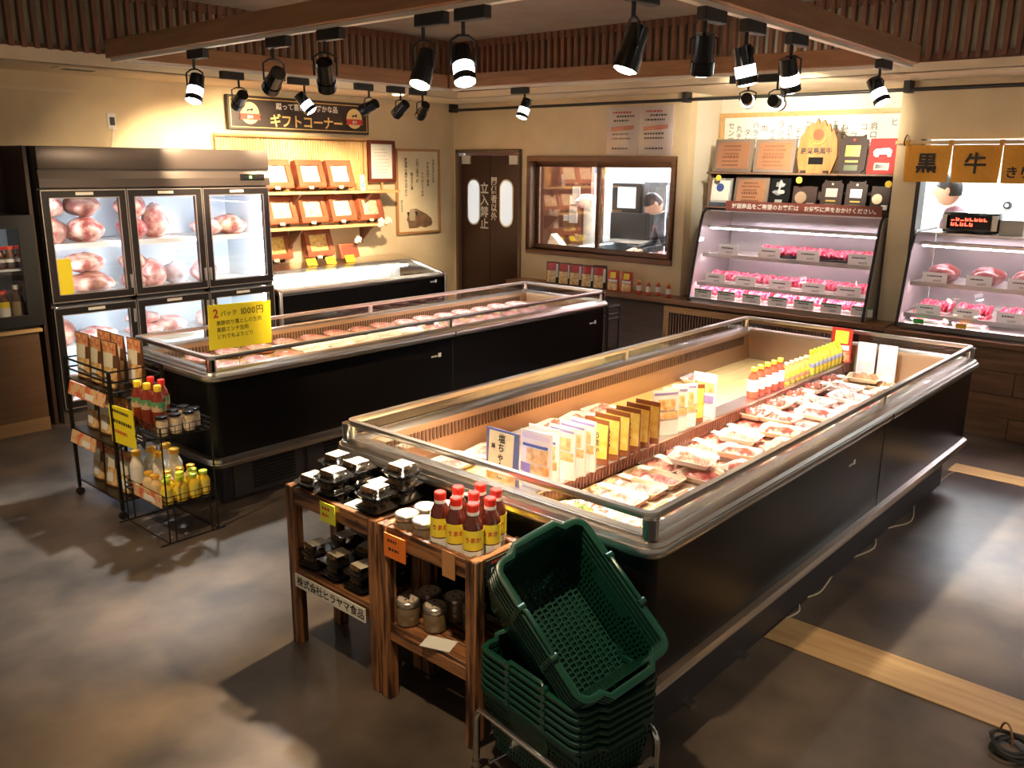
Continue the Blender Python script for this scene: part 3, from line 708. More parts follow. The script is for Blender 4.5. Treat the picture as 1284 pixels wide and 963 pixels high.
for k in range(3):
    xa = LX0+.04+k*(LX1-LX0-.08)/3; xb = xa+(LX1-LX0-.08)/3-.004
    lid = MB().prism([(.03, zf+.03*sl_n-.008), (.50, zf+.50*sl_n-.008), (.50, zf+.50*sl_n-.002), (.03, zf+.03*sl_n-.002)], (xa, LY0, 0), (0, 1, 0), (0, 0, 1), xb-xa).build('glass_lid', GLASSR, cf)
    MB().prism([(.03, zf+.03*sl_n-.012), (.045, zf+.045*sl_n-.012), (.045, zf+.045*sl_n), (.03, zf+.03*sl_n)], (xa, LY0, 0), (0, 1, 0), (0, 0, 1), xb-xa).build('lid_grip', WHITE, lid)
MB().box(LX0+.06, LX1-.06, LY0+.505, LY0+.53, zf+.04, zf+.055).build('light_strip', emis('chest_led', (.95, .98, 1.0), 14), cf)
logo((LX1-.22, LY0+.002, .70), (1, 0, 0), (0, 0, 1), cf)
# ---------------------------------------------------------------- serve-over showcases with bowed glass
def showcase(name, label, ya, yb, ztop, xs_top, shelves, zl, back=7.42):
    """ya left end, yb right end (ya > yb)"""
    t = thing(name, label, 'showcase', (7.0, (ya+yb)/2, .70))
    xb_ = 6.71; zb_ = .702
    prof = [(xb_, zb_), (xb_+.035, zb_+.15), (xb_+.075, zb_+.34), (xb_+.12, zb_+.55), (xb_+.155, ztop-.09), (xb_+.18, ztop-.03), (xb_+.225, ztop)]
    gl = MB(); n = len(prof)
    for (u, w_) in zip(prof[:-1], prof[1:]): gl.quad((u[0], ya, u[1]), (u[0], yb, u[1]), (w_[0], yb, w_[1]), (w_[0], ya, w_[1]))
    gl.build('bowed_glass', GLASS, t, smooth=True)
    for Y, s in ((ya, 1), (yb, -1)):
        MB().path([(q[0], Y, q[1]) for q in prof]+[(back, Y, ztop)], .012, 8).build('edge_trim', BLACKM, t, smooth=True)
        MB().prism([(q[0], q[1]) for q in prof]+[(back, ztop), (back, zb_)], (0, Y+s*.006, 0), (1, 0, 0), (0, 0, 1), .008).build('end_panel', mat('showcase_side', (.50, .46, .45), .3, .4), t)
    MB().box(xs_top, back, yb, ya, ztop-.012, ztop).build('top_plate', STEEL, t)
    MB().box(back-.02, back, yb+.01, ya-.01, zb_, ztop-.012).build('back_panel', mat('showcase_back', (.55, .53, .54), .25, .5), t)
    MB().box(xb_+.02, back-.02, yb+.01, ya-.01, zb_, zb_+.035).build('base_tray', STEEL, t)
    PK = emis('showcase_led', (1.0, .84, .93), 18)
    MB().box(6.93, 7.05, yb+.03, ya-.03, zl, zl+.02).build('lamp_housing', STEEL, t)
    MB().box(6.94, 6.965, yb+.05, ya-.05, zl-.012, zl-.001).build('lamp_tube', PK, t)
    for (z, xf) in shelves:
        sh = MB().box(xf, back-.03, yb+.015, ya-.015, z-.012, z).build('shelf', mat('shelf_steel', (.72, .66, .60), .35, .6), t)
        MB().box(xf-.008, xf, yb+.015, ya-.015, z-.028, z+.004).build('price_rail', ALU, sh)
        MB().box(xf+.01, xf+.03, yb+.03, ya-.03, z-.026, z-.0125).build('shelf_lamp', PK, sh)
    return t
SC1 = showcase('meat_showcase', 'bowed glass meat showcase under the award plaques, with rows of price cards', 3.86, 2.335, 1.485, 6.935, ((1.11, 6.90), (.865, 6.83)), 1.335)
SC2 = showcase('side_showcase', 'bowed glass meat showcase below the orange noren, glowing pink', 2.085, .30, 1.395, 6.935, ((1.03, 6.88), (.80, 6.81)), 1.30)
# ================================================================ goods: meat
MEATR = mat('meat_red', (.42, .035, .03), .28, c2=(.80, .42, .36), scale=26, detail=6, contrast=(.45, .72), coat=.5, bump=.2)
MEATP = mat('meat_pink', (.62, .16, .14), .28, c2=(.90, .62, .54), scale=30, detail=6, contrast=(.40, .66), coat=.5, bump=.2)
MEATD = mat('meat_dark', (.30, .045, .03), .3, c2=(.55, .20, .14), scale=18, detail=5, contrast=(.4, .7), coat=.5, bump=.2)
MEATB = mat('meat_brown', (.34, .12, .05), .35, c2=(.55, .26, .12), scale=24, detail=5, coat=.4, bump=.2)
MEATC = mat('meat_crimson', (.60, .03, .08), .3, c2=(.88, .36, .42), scale=34, detail=6, contrast=(.42, .7), coat=.4, bump=.2)
FAT = mat('joint_meat', (.34, .05, .04), .35, c2=(.78, .50, .40), scale=15, detail=7, contrast=(.42, .62), coat=.4, bump=.25)
FATP = mat('joint_pale', (.52, .15, .14), .35, c2=(.84, .62, .56), scale=14, detail=7, contrast=(.38, .62), coat=.4, bump=.25)
FATD = mat('joint_dark', (.20, .045, .035), .4, c2=(.50, .27, .19), scale=14, detail=7, contrast=(.42, .66), coat=.3, bump=.25)
SHRIMP = mat('bluish_pack', (.50, .42, .50), .35, c2=(.74, .68, .74), scale=14, detail=5, coat=.3)
TRAYP = mat('tray_peach', (.84, .66, .52), .5); TRAYW = mat('tray_white', (.86, .82, .76), .45); TRAYY = mat('tray_cream', (.84, .70, .46), .5)
LABELW = mat('pack_label', (.88, .86, .82), .5)
def tray_mesh(w_, d_, h_=.028, fl=.012):
    m = MB(); ring_sweep(m, (-w_/2, w_/2, -d_/2, d_/2), .025, [(fl+.004, .0), (.002, h_), (-.004, h_+.001), (-.004, h_-.003), (.004, h_-.004), (fl+.008, .004)])
    n = len(rrect(0, 1, 0, 1, .1)); a = len(m.v)
    lp = rrect(-w_/2+fl, w_/2-fl, -d_/2+fl, d_/2-fl, .014)
    m.v += [Vector((p[0], p[1], .004)) for p in lp]; m.f.append(tuple(range(a, a+len(lp)))); m.m.append(0)
    return m
def slices(w_, d_, n, h_, seed, k=0):
    """overlapping folded slices laid across a tray"""
    m = MB(); rnd = random.Random(seed)
    for i in range(n):
        x = -w_/2+w_*(i+.5)/n; L = d_*rnd.uniform(.86, 1.0); th = w_/n*1.5; ph = rnd.uniform(0, 6); tz = rnd.uniform(.7, 1.1)*h_
        def fn(u, v, x=x, L=L, th=th, ph=ph, tz=tz):
            a = (u-.5)*th; y = (v-.5)*L
            return Vector((x+a+.005*math.sin(v*9+ph), y, .006+tz*(1-(2*u-1)**2)*(.72+.28*math.sin(v*7+ph))*(1-.5*abs(2*v-1)**4)))
        m.grid(fn, 4, 7, k)
    return m
def minced(w_, d_, h_, seed, k=0):
    rnd = random.Random(seed); ph = [rnd.uniform(0, 6) for _ in range(4)]
    def fn(u, v):
        e = (1-abs(2*u-1)**6)*(1-abs(2*v-1)**6)
        return Vector(((u-.5)*w_, (v-.5)*d_, .005+h_*e*(.8+.16*math.sin(u*21+ph[0])*math.sin(v*17+ph[1])+.1*math.sin(u*9+v*13+ph[2]))))
    return MB().grid(fn, 16, 12, k)
def lumps(w_, d_, n, h_, seed, k=0):
    m = MB(); rnd = random.Random(seed)
    for i in range(n):
        m.blob((rnd.uniform(-.38, .38)*w_, rnd.uniform(-.38, .38)*d_, .008+h_*.45), (w_*rnd.uniform(.10, .17), d_*rnd.uniform(.12, .2), h_*.5), None, 8, 5, .15, seed*50+i, k)
    return m
def pack(name, label, kind, tm, mm, w_, d_, seed, sticker=True):
    t = thing(name, label, 'meat tray')
    tray_mesh(w_, d_).build('tray', tm, t, smooth=True)
    iw, idd = w_-.03, d_-.03
    body = {'slices': lambda: slices(iw, idd, 7, .026, seed), 'minced': lambda: minced(iw, idd, .03, seed), 'lumps': lambda: lumps(iw, idd, 13, .034, seed), 'long': lambda: slices(iw, idd, 4, .03, seed)}[kind]()
    body.build('meat', mm, t, smooth=True)
    f = MB(); f.grid(lambda u, v: Vector(((u-.5)*(w_-.004), (v-.5)*(d_-.004), .030+.008*(1-abs(2*u-1)**4)*(1-abs(2*v-1)**4))), 6, 6); f.build('film', FILM, t, smooth=True)
    if sticker: MB().box(w_*.14, w_*.40, -d_*.40, -d_*.12, .0375, .0385).build('sticker', LABELW, t)
    return Proto(t)
G_ = 'meat trays in the twin well case'
PK = {
 'slice': pack('meat_tray', '', 'slices', TRAYW, MEATP, .185, .155, 1), 'red': pack('meat_tray', '', 'slices', TRAYP, MEATR, .185, .15, 2),
 'mince': pack('meat_tray', '', 'minced', TRAYP, MEATR, .18, .15, 3), 'lump': pack('meat_tray', '', 'lumps', TRAYW, MEATP, .185, .15, 4),
 'long': pack('meat_tray', '', 'long', TRAYY, MEATP, .24, .13, 5), 'brown': pack('meat_tray', '', 'lumps', TRAYY, MEATB, .18, .155, 6, False),
 'dark': pack('meat_tray', '', 'lumps', TRAYP, MEATD, .20, .13, 8)}
TXT = {'slice': 'white tray of pale pink sliced meat under film in the twin well case', 'red': 'peach tray of red sliced meat under film in the twin well case',
       'mince': 'peach tray of red minced meat under film in the twin well case', 'lump': 'white tray of pink diced meat under film in the twin well case',
       'long': 'cream tray of long pink meat strips near the round party platters', 'brown': 'cream tray of brown marinated meat at the far end of the twin well case',
       'dark': 'peach tray of dark red marinated meat beside the case divider'}
rnd = random.Random(21)
def lay(kind, px_, py_, z, yaw, tilt=(0, 0), label=None):
    p = atz(px_, py_, z)
    p.y = max(1.47, min(1.90, p.y)); p.x = min(max(p.x, 2.32), 5.27)
    return PK[kind].put((p.x, p.y, z), label=label or TXT[kind], group=G_, rot=(tilt[0], tilt[1], yaw))
ZD = .578
# near end: cream trays with long strips, then white packs, then peach piles, brown trays at the far end
for i in range(3): PK['long'].put((2.66+i*.142, 1.80, ZD), label=TXT['long'], group=G_, rot=(0, 0, PI/2+.04))
for i in range(2): PK['long'].put((2.70+i*.15, 1.50, ZD), label=TXT['long'], group=G_, rot=(0, 0, PI/2))
rows = []
kinds = ['slice', 'lump', 'slice', 'mince', 'red', 'mince', 'slice', 'mince', 'lump', 'mince', 'red', 'slice']
for i in range(12):
    x = 3.10+i*.165
    rows.append((kinds[i], x, 1.855, ZD, rnd.uniform(-.03, .03)))
    rows.append((kinds[(i+5) % 12], x, 1.66, ZD, rnd.uniform(-.03, .03)))
    rows.append((kinds[(i+3) % 12], x, 1.465, ZD, rnd.uniform(-.03, .03)))
for kd, x, y, z, a in rows: PK[kd].put((x, y, z), label=TXT[kd], group=G_, rot=(0, 0, PI/2+a))
for i in range(9):         # second layer lying across the trays below
    kd = kinds[(i*5+2) % 12]; x = 3.16+i*.212
    PK[kd].put((x, 1.745-.10*(i % 2), ZD+.041), label='top layer '+TXT[kd], group=G_, rot=(rnd.uniform(-.04, .04), rnd.uniform(-.05, .02), PI/2+rnd.uniform(-.25, .25)))
    kd = kinds[(i*7+1) % 12]
    if i % 3 != 1: PK[kd].put((x+.02, 1.50-.02*(i % 2), ZD+.041), label='top layer '+TXT[kd], group=G_, rot=(rnd.uniform(-.03, .03), rnd.uniform(-.04, .02), PI/2+rnd.uniform(-.2, .2)))
for i, (x, y, a) in enumerate(((5.19, 1.85, .05), (5.20, 1.655, -.05), (5.20, 1.46, .05), (5.17, 1.75, .2))):
    PK['brown'].put((x, y, ZD+(.041 if i == 3 else 0)), label=TXT['brown'], group=G_, rot=(0, 0, PI/2+a))
for i in range(5): PK['dark'].put((4.02+i*.24, 1.875, ZD+.041), label=TXT['dark'], group=G_, rot=(.0, 0, 0))
# round party platters
def platter(loc, r_, label, seed):
    t = thing('party_platter', label, 'platter', loc, 'round meat platters at the near end')
    loc = Vector(loc)
    MB().lathe([(r_*.80, 0), (r_*.96, .010), (r_, .020), (r_*1.0, .023), (r_*.94, .020), (r_*.80, .010), (r_*.2, .009)], 28, loc).build('dish', WHITE, t, smooth=True)
    m = MB(); rn = random.Random(seed)
    for k in range(16):
        a = 2*PI*k/16; R = Matrix.Rotation(a, 3, 'Z')
        c = loc+Vector((math.cos(a)*r_*.58, math.sin(a)*r_*.58, .026)); m.blob(c, (r_*.24, r_*.095, .013), R, 8, 6, .1, seed+k)
    m.build('meat_slices', MEATP, t, smooth=True)
    m = MB()
    for k in range(9): m.blob(loc+Vector((rn.uniform(-.3, .3)*r_, rn.uniform(-.3, .3)*r_, .028)), (.02, .012, .010), Matrix.Rotation(k, 3, 'Z'), 7, 5, .3, seed+40+k)
    m.build('greens', mat('garnish', (.16, .30, .04), .5, c2=(.45, .52, .12), scale=40), t, smooth=True)
p1 = atz(741, 656, .51); p2 = atz(766, 664, .53)
platter((2.42, 1.79, ZD+.001), .13, 'round white platter of rolled meat, lower one under its twin', 11)
platter((2.47, 1.50, ZD+.001), .13, 'round white platter of rolled meat with green garnish on top', 31)
# packs in the wood floored well of the same case
for i, (x, y, kd) in enumerate(((2.33, 2.50, 'red'), (2.50, 2.52, 'slice'), (2.68, 2.50, 'slice'), (3.0, 2.52, 'slice'), (3.19, 2.53, 'lump'), (3.38, 2.52, 'slice'), (3.58, 2.53, 'lump'), (4.55, 2.52, 'lump'))):
    PK[kd].put((x, y, .590), label='film wrapped pack lying along the back of the wood floored well', group='packs in the wood floored well', rot=(.35, 0, .0) if False else (0, 0, .1*(i % 3)))
# slabs of vacuum packed meat in the black freezer case
t = thing('frozen_pack', '', 'frozen pack'); m = MB(); m.blob((0, 0, .025), (.13, .075, .026), None, 12, 7, .06, 5); m.build('meat', MEATP, t, smooth=True)
f = MB(); f.grid(lambda u, v: Vector(((u-.5)*.30, (v-.5)*.19, .004+.050*(1-abs(2*u-1)**3)*(1-abs(2*v-1)**3))), 8, 6); f.build('wrap', FILM, t, smooth=True); FZ = Proto(t)
t = thing('white_pack', '', 'frozen pack'); tray_mesh(.20, .14).build('tray', TRAYW, t, smooth=True); slices(.17, .11, 5, .024, 9).build('meat', mat('pale_meat', (.78, .50, .38), .4, c2=(.90, .74, .60), scale=20), t, smooth=True); WP = Proto(t)
for i in range(15):
    x = 2.55+i*.205
    lb = 'vacuum packed slab of meat in the black freezer case'
    for y in (4.38, 4.72):
        if 3.15 < x < 4.0 and y < 4.5:
            WP.put((x, y-.03, .691), .1*(i % 3), 'white tray of pale meat in the middle of the black freezer case', 'trays in the black freezer case')
            WP.put((x+.02, y+.13, .691), -.1*(i % 3), 'white tray of pale meat in the middle of the black freezer case', 'trays in the black freezer case')
        else: FZ.put((x, y+.02*(i % 2), .691), PI/2+.04*((i % 3)-1), lb, 'slabs in the black freezer case')
# big cuts in the tall fridge
def cut(x, y, z, r, m_, seed, label, yaw=0.0):
    R = Matrix.Rotation(yaw, 3, 'Z'); r = (r[0]*1.10, r[1]*1.1, r[2]*1.06)
    b = MB().blob((x, y, z+r[2]*.98), r, R, 22, 14, .075, seed)
    o = b.build('meat_cut', m_, smooth=True); return tag(o, label, 'meat', 'cuts in the tall fridge')
T1 = 1.271; T2 = .901; T3 = .521; T4 = .141
y_ = 6.58
cut(2.50, y_, T1, (.095, .13, .085), FATD, 1, 'round brown meat joint at the door side on the top left fridge shelf'); cut(2.74, y_+.02, T1, (.12, .13, .085), FAT, 2, 'wide meat joint low on the top left fridge shelf')
cut(2.50, y_+.03, T1+.18, (.10, .12, .072), FAT, 3, 'meat joint piled on the brown round joint in the fridge'); cut(2.745, y_+.03, T1+.18, (.115, .12, .075), FATD, 4, 'big rounded joint on the pile beside the fridge mullion')
cut(2.74, y_, T2, (.145, .14, .07), FATD, 5, 'flat dark joint behind the yellow sheet in the fridge'); cut(2.72, y_+.04, T2+.15, (.15, .13, .065), FAT, 6, 'upper slab of meat behind the yellow sheet in the fridge')
cut(3.09, y_, T1, (.10, .13, .075), MATS['meat_red'], 7, 'bright red marbled joint on the upper middle fridge shelf'); cut(3.10, y_+.04, T1+.155, (.10, .12, .08), FAT, 8, 'marbled joint stacked on the bright red one in the fridge'); cut(3.31, y_+.08, T1, (.09, .12, .12), FATP, 9, 'tall pale wrapped joint on the upper middle fridge shelf')
cut(3.06, y_, T2, (.075, .13, .06), FAT, 10, 'long red cut lying under the stack on the middle fridge shelf'); cut(3.22, y_+.04, T2, (.09, .14, .10), FATP, 11, 'pale pink cut with rounded end on the middle fridge shelf'); cut(3.41, y_+.03, T2, (.08, .13, .08), SHRIMP, 12, 'mauve pale cut next to the mullion on the middle fridge shelf'); cut(3.10, y_+.06, T2+.135, (.09, .11, .06), FAT, 13, 'small red cut on top of the long one in the fridge')
cut(3.70, y_, T1, (.11, .14, .06), FATP, 14, 'pale pork cut on the top right fridge shelf'); cut(3.92, y_+.03, T1, (.12, .14, .075), FAT, 15, 'dark wrapped cut on the top right fridge shelf')
cut(3.66, y_+.02, T2, (.085, .12, .085), FATP, 16, 'single pink joint alone on the right fridge shelf')
cut(2.50, y_+.05, T3, (.085, .12, .10), FATD, 17, 'dark lumpy cut on the lower left fridge shelf'); cut(2.78, y_+.08, T3, (.13, .12, .05), FATP, 18, 'flat mauve cut on the lower left fridge shelf')
cut(3.12, y_, T3, (.13, .14, .045), FATP, 19, 'pale flat fillet on the lower middle fridge shelf'); cut(3.34, y_+.05, T3, (.13, .14, .06), FATP, 20, 'pale pork loin on the lower middle fridge shelf'); cut(3.14, y_+.07, T3+.085, (.12, .11, .045), FATP, 21, 'pale fillet lying on the flat one in the fridge')
cut(3.72, y_+.05, T3, (.12, .13, .07), FATP, 22, 'pale cut behind the yellow price board in the fridge')
cut(2.55, y_+.05, T4, (.10, .13, .07), FATD, 23, 'dark cut on the floor of the fridge by the snack rack'); cut(3.2, y_+.05, T4, (.14, .13, .06), FATP, 24, 'pale cut on the floor of the middle fridge bay')
q = aty(68, 326, FY-.004); q2 = aty(95, 372, FY-.004)
t = MB().box(q.x, q2.x, FY+.010, FY+.0125, q2.z, q.z).build('yellow_sheet', YELLOWP); tag(t, 'plain yellow sheet stuck inside the upper left fridge door', 'sign')
# boxes in the chest freezer
for i in range(6):
    x = LX0+.25+i*.29
    b = MB().box(x-.12, x+.12, 6.42, 6.74, .472, .58+.02*(i % 2)).build('frozen_box', mat('frost_white', (.80, .82, .82), .5), bevel=.01)
    tag(b, 'white frosted box under the glass of the chest freezer', 'frozen box', 'boxes in the chest freezer')
for i, (px_, py_) in enumerate(((391, 332), (415, 328), (439, 325))):
    p = aty(px_, py_, LY0+.56); R = Matrix.Rotation(-.5, 3, 'X')
    o = MB().obox((p.x, LY0+.56, zf+.56*sl_n+.034), (.11, .004, .07), R).build('price_tag', YELLOWP); tag(o, 'blank yellow price tag standing on the rear ledge of the chest freezer', 'price tag', 'yellow tags on the chest freezer')
# ---------------------------------------------------------------- showcase goods with price cards
CARD = mat('price_card', (.86, .83, .76), .6); GREENH = mat('card_green', (.10, .32, .16), .6)
def price_card(x, y, z, w_, h_, price, where, head=False, seed=0):
    t = thing('price_card', 'white price card reading %s yen %s' % (price, where), 'price card', (x, y, z), 'price cards in the showcases')
    R = Matrix.Rotation(math.radians(-14), 3, 'Y') if False else None
    MB().box(x-.002, x, y-w_/2, y+w_/2, z, z+h_).build('card', CARD, t)
    m = MB(); u, v = Vector((0, -1, 0)), Vector((0, 0, 1)); o = Vector((x-.0028, y+w_/2, z))
    print_lines(m, o+u*w_*.15+v*h_*.58, u, v, w_*.65, 1, .02, h_*.13, seed=seed, col=.012)
    m.glyphs(price+'円', o+u*w_*.42+v*h_*.12, u, v, h_*.27)
    m.build('lettering', INK, t)
    if head: MB().box(x-.0032, x-.0022, y-w_/2, y+w_/2-.0, z+h_*.80, z+h_).build('green_band', GREENH, t)
def show_tray(x, y, z, w_, d_, kind, label, seed):
    if y > 2.2: y = max(y, 2.345+w_*.56+.012); y = min(y, 3.85-w_*.56)
    else: y = min(y, 2.07-w_*.56)
    t = thing('showcase_tray', label, 'meat tray', (x, y, z), 'trays in the showcases')
    m = MB(); ring_sweep(m, (x-d_/2, x+d_/2, y-w_/2, y+w_/2), .02, [(.012, z), (0, z+.022), (.004, z+.022), (.014, z+.004)], fill_last=True); m.build('tray', BLACKG if kind != 'w' else WHITE, t, smooth=True)
    m = MB(); rn = random.Random(seed); n = 9
    for k in range(n):
        yy = y-w_/2+w_*(k+.5)/n
        m.blob((x+.01, yy, z+.045), (d_*.42, w_/n*.85, .040+.014*rn.random()), Matrix.Rotation(.25, 3, 'X'), 10, 6, .08, seed+k)
    m.build('meat', MEATC, t, smooth=True)
def at_shelf(px_, py_, X): return atx(px_, py_, X).y
for i, (px_, pr) in enumerate(((913, '980'), (965, '1280'), (1014, '1480'), (1080, '1800'))):
    Y = at_shelf(px_, 315, 6.89); price_card(6.887, Y, 1.115, .19, .085, pr, 'on the upper shelf of the plaque side showcase', seed=i)
    if i: show_tray(7.08, Y-.02, 1.112, .34, .24, 'b', ('', 'crimson meat tray behind the 1280 yen card', 'crimson meat tray behind the 1480 yen card', 'crimson meat tray behind the 1800 yen card')[i], 70+i*10)
for i, (px_, pr) in enumerate(((897, '680'), (935, '780'), (979, '880'), (1021, '1080'), (1066, '1380'))):
    Y = at_shelf(px_, 350, 6.82); price_card(6.817, Y, .870, .19, .08, pr, 'on the lower shelf of the plaque side showcase', seed=10+i)
    show_tray(7.0, Y-.02, .867, .27, .22, 'w', 'crimson meat tray behind the %s yen card' % pr, 130+i*10)
for i in range(7):
    Y = at_shelf((881, 910, 942, 975, 1008, 1043, 1082)[i], 380, 6.765); price_card(6.762, Y, .738, .165, .075, ('290', '320', '350', '390', '420', '450', '500')[i], 'with a green band at the foot of the showcase', True, 20+i)
    show_tray(6.93, Y, .738, .19, .2, 'w', 'small meat tray behind the %s yen green band card' % ('290', '320', '350', '390', '420', '450', '500')[i], 200+i*10)
for i, (px_, pr) in enumerate(((1172, '1500'), (1228, '1600'), (1282, '1700'))):
    Y = at_shelf(px_, 350, 6.87); price_card(6.867, Y, 1.035, .17, .075, pr, 'on the upper shelf of the noren side showcase', seed=40+i)
    o = MB().blob((7.02, Y-.02, 1.032+.065), (.12, .12, .066), None, 16, 10, .05, 300+i).build('beef_block', mat('beef_block', (.26, .06, .05), .3, c2=(.70, .42, .44), scale=6, contrast=(.45, .6), coat=.4), smooth=True)
    tag(o, 'whole beef block with pale rim behind the %s yen card' % pr, 'meat', 'blocks in the noren side showcase')
for i, (px_, pr) in enumerate(((1164, '750'), (1212, '850'), (1268, '950'))):
    Y = at_shelf(px_, 388, 6.80); price_card(6.797, Y, .805, .17, .075, pr, 'on the lower shelf of the noren side showcase', seed=50+i)
    show_tray(6.97, Y-.01, .802, .22, .2, 'w', 'bright red sliced meat tray behind the %s yen card' % pr, 330+i*10)
for i, (px_, c_, nm) in enumerate(((1149, (.05, .50, .08), 'green'), (1203, (.90, .55, .03), 'orange'))):
    p = atx(px_, 419, 6.73); o = MB().box(6.742, 6.745, p.y-.035, p.y+.035, .738, .775).build('price_tag', mat('tag_'+nm, c_, .6)); tag(o, 'small %s price tag at the foot of the noren side showcase' % nm, 'price tag')
    show_tray(6.93, p.y-.02, .738, .22, .22, 'w', 'low red meat tray behind the %s price tag' % nm, 370+i*10)
# ================================================================ goods: pouches, bottles, jars
def pmat(n, c, r=.3, c2=None, sc=30): return mat(n, c, r, c2=c2, scale=sc, coat=.25)
FOOD = pmat('food_print', (.62, .30, .08), .35, (.90, .70, .34), 35); FOODR = pmat('food_print_red', (.55, .10, .04), .35, (.90, .55, .25), 40)
def pouch(name, w_, h_, th, base, panels, texts=(), cat='pouch'):
    """stand-up pouch: front looks along -x; panels (u0,u1,v0,v1,material)"""
    t = thing(name, '', cat)
    def T(v): return th*(max(1-v, 0)**.75)
    def S(u, v, s, e=0.0): return Vector((s*(T(v)*.5*(1-.75*abs(2*u-1)**3)+.0012+e), -(u-.5)*w_, v*h_))
    m = MB(); m.grid(lambda u, v: S(u, v, -1), 8, 8).grid(lambda u, v: S(1-u, v, 1), 8, 8)
    lb = len(m.v); m.grid(lambda u, v: Vector((S(u, 0, -1).x*(1-2*v), S(u, 0, -1).y, .0)), 8, 1)
    m.grid(lambda u, v: S(0, u, -1)*(1-v)+S(0, u, 1)*v, 8, 1).grid(lambda u, v: S(1, u, 1)*(1-v)+S(1, u, -1)*v, 8, 1).grid(lambda u, v: S(u, 1, -1)*(1-v)+S(u, 1, 1)*v, 8, 1)
    o = m.build('bag', base, t, smooth=True)
    for i, (u0, u1, v0, v1, pm) in enumerate(panels):
        MB().grid(lambda u, v: S(u0+(u1-u0)*u, v0+(v1-v0)*v, -1, .0008+.0003*i), 6, 6).build('print_panel', pm, t, smooth=True)
    if texts:
        m = MB()
        for tx, u, v, sz, vert in texts:
            e = S(u, v, -1, .004); m.glyphs(tx, (e.x, e.y, e.z), (0, -1, 0), (0, 0, 1), sz, vertical=vert, bold=True)
            if vert:   # follow the bulge of the bag
                n = len(m.v)
        for q in m.v:
            v = min(max(q.z/h_, 0), 1); u = .5-q.y/w_; q.x = S(min(max(u, 0), 1), v, -1, .0022).x
        m.build('lettering', INK, t)
    return Proto(t)
def bottle(name, r, h, body, label_m, cap, neck=.42, shoulder=.62, lab=(.10, .52), cat='bottle', text=None, tcol=None, band=None, n=14):
    t = thing(name, '', cat); rn = r*neck
    MB().lathe([(r*.9, 0), (r, h*.02), (r, h*shoulder), (r*.8, h*(shoulder+.09)), (rn, h*(shoulder+.20)), (rn, h*.90)], n).build('glass', body, t, smooth=True)
    MB().lathe([(r*1.012, h*lab[0]), (r*1.015, h*lab[1])], n).build('label_wrap', label_m, t, smooth=True)
    if band: MB().lathe([(r*1.02, h*band[0]), (r*1.022, h*band[1])], n).build('label_band', band[2], t, smooth=True)
    c = MB(); c.lathe([(rn*1.25, h*.87), (rn*1.28, h*.985), (rn*1.1, h)], n); c.build('cap', cap, t, smooth=True)
    if text:
        m = MB()
        for tx, z, sz in text:
            m.glyphs(tx, (-1, len(tx)*sz/2, z), (0, -1, 0), (0, 0, 1), sz, bold=True)
        for q in m.v:
            a = q.y/(r*1.03); q.x = -r*1.035*math.cos(a); q.y = r*1.035*math.sin(a)
        m.build('lettering', tcol or INKR, t)
    return Proto(t)
SAUCE = mat('sauce_brown', (.10, .018, .008), .12, coat=.6); SAUCER = mat('sauce_red', (.22, .03, .012), .15, coat=.6)
YLAB = mat('label_yellow', (.93, .72, .05), .45); WLAB = mat('label_white', (.86, .84, .78), .5); GLAB = mat('label_green', (.06, .26, .09), .5)
ORCAP = mat('orange_cap', (.90, .46, .05), .35); GRCAP = mat('lime_cap', (.62, .74, .04), .35)
# ---- row along the divider of the twin well case
PW = pmat('pouch_white', (.86, .84, .82)); PB = pmat('pouch_blue', (.10, .14, .40)); PV = pmat('pouch_violet', (.32, .26, .58)); PG = pmat('pouch_gold', (.80, .52, .06), .3, (.92, .74, .20), 30)
PBR = pmat('pouch_brown', (.26, .08, .02)); PCREAM = pmat('pouch_cream', (.80, .74, .56)); PR = pmat('pouch_red', (.52, .03, .02)); PLILAC = pmat('pouch_lilac', (.76, .68, .80)); PBLK = pmat('pouch_black', (.03, .025, .02))
zl_ = .679
salt = pouch('stew_pouch', .155, .235, .045, PB, [(.10, .88, .42, .97, PCREAM), (.04, .96, .02, .40, FOOD)], [('塩ちゃんこ', .52, .94, .034, True), ('鍋', .2, .70, .02, False)])
salt.put((2.24, DVY+.05, zl_), .0, 'blue edged cream pouch with bold black brush lettering on the case divider', 'pouches on the case divider')
wb = pouch('soup_pouch', .145, .215, .04, PW, [(.06, .94, .86, .95, PLILAC), (.10, .90, .72, .77, PB), (.25, .9, .44, .70, FOOD), (.04, .40, .26, .42, PV), (.40, .96, .26, .42, FOOD)])
wb2 = pouch('soup_pouch', .13, .205, .035, PW, [(.06, .94, .90, .94, PV), (.2, .85, .55, .80, FOOD), (.04, .96, .36, .52, FOOD)])
for i in range(2): wb.put((2.36+i*.07, DVY-.01+.02*i, zl_), .05, 'white soup pouch with blue and violet print on the case divider', 'pouches on the case divider')
for i in range(3): wb2.put((2.51+i*.065, DVY-.015, zl_), .0, 'white noodle pouch with bowl print on the case divider', 'pouches on the case divider')
gb = pouch('curry_pouch', .12, .185, .035, PBR, [(.02, .98, .14, .90, PG), (.1, .9, .02, .12, PBR), (.12, .5, .25, .70, FOOD)], [('うまか', .6, .72, .03, True)])
for i in range(6): gb.put((2.74+i*.075, DVY-.01, zl_), .06*(i % 2), 'brown and gold curry pouch with white writing on the case divider', 'pouches on the case divider')
for i in range(3): wb2.put((3.26+i*.08, DVY-.01, zl_), 1.0, 'white pouch turned edge on behind the gold curry pouches', 'pouches on the case divider')
gb.put((3.50, DVY-.005, zl_), .9, 'gold pouch turned edge on beside the lilac pouch', 'pouches on the case divider')
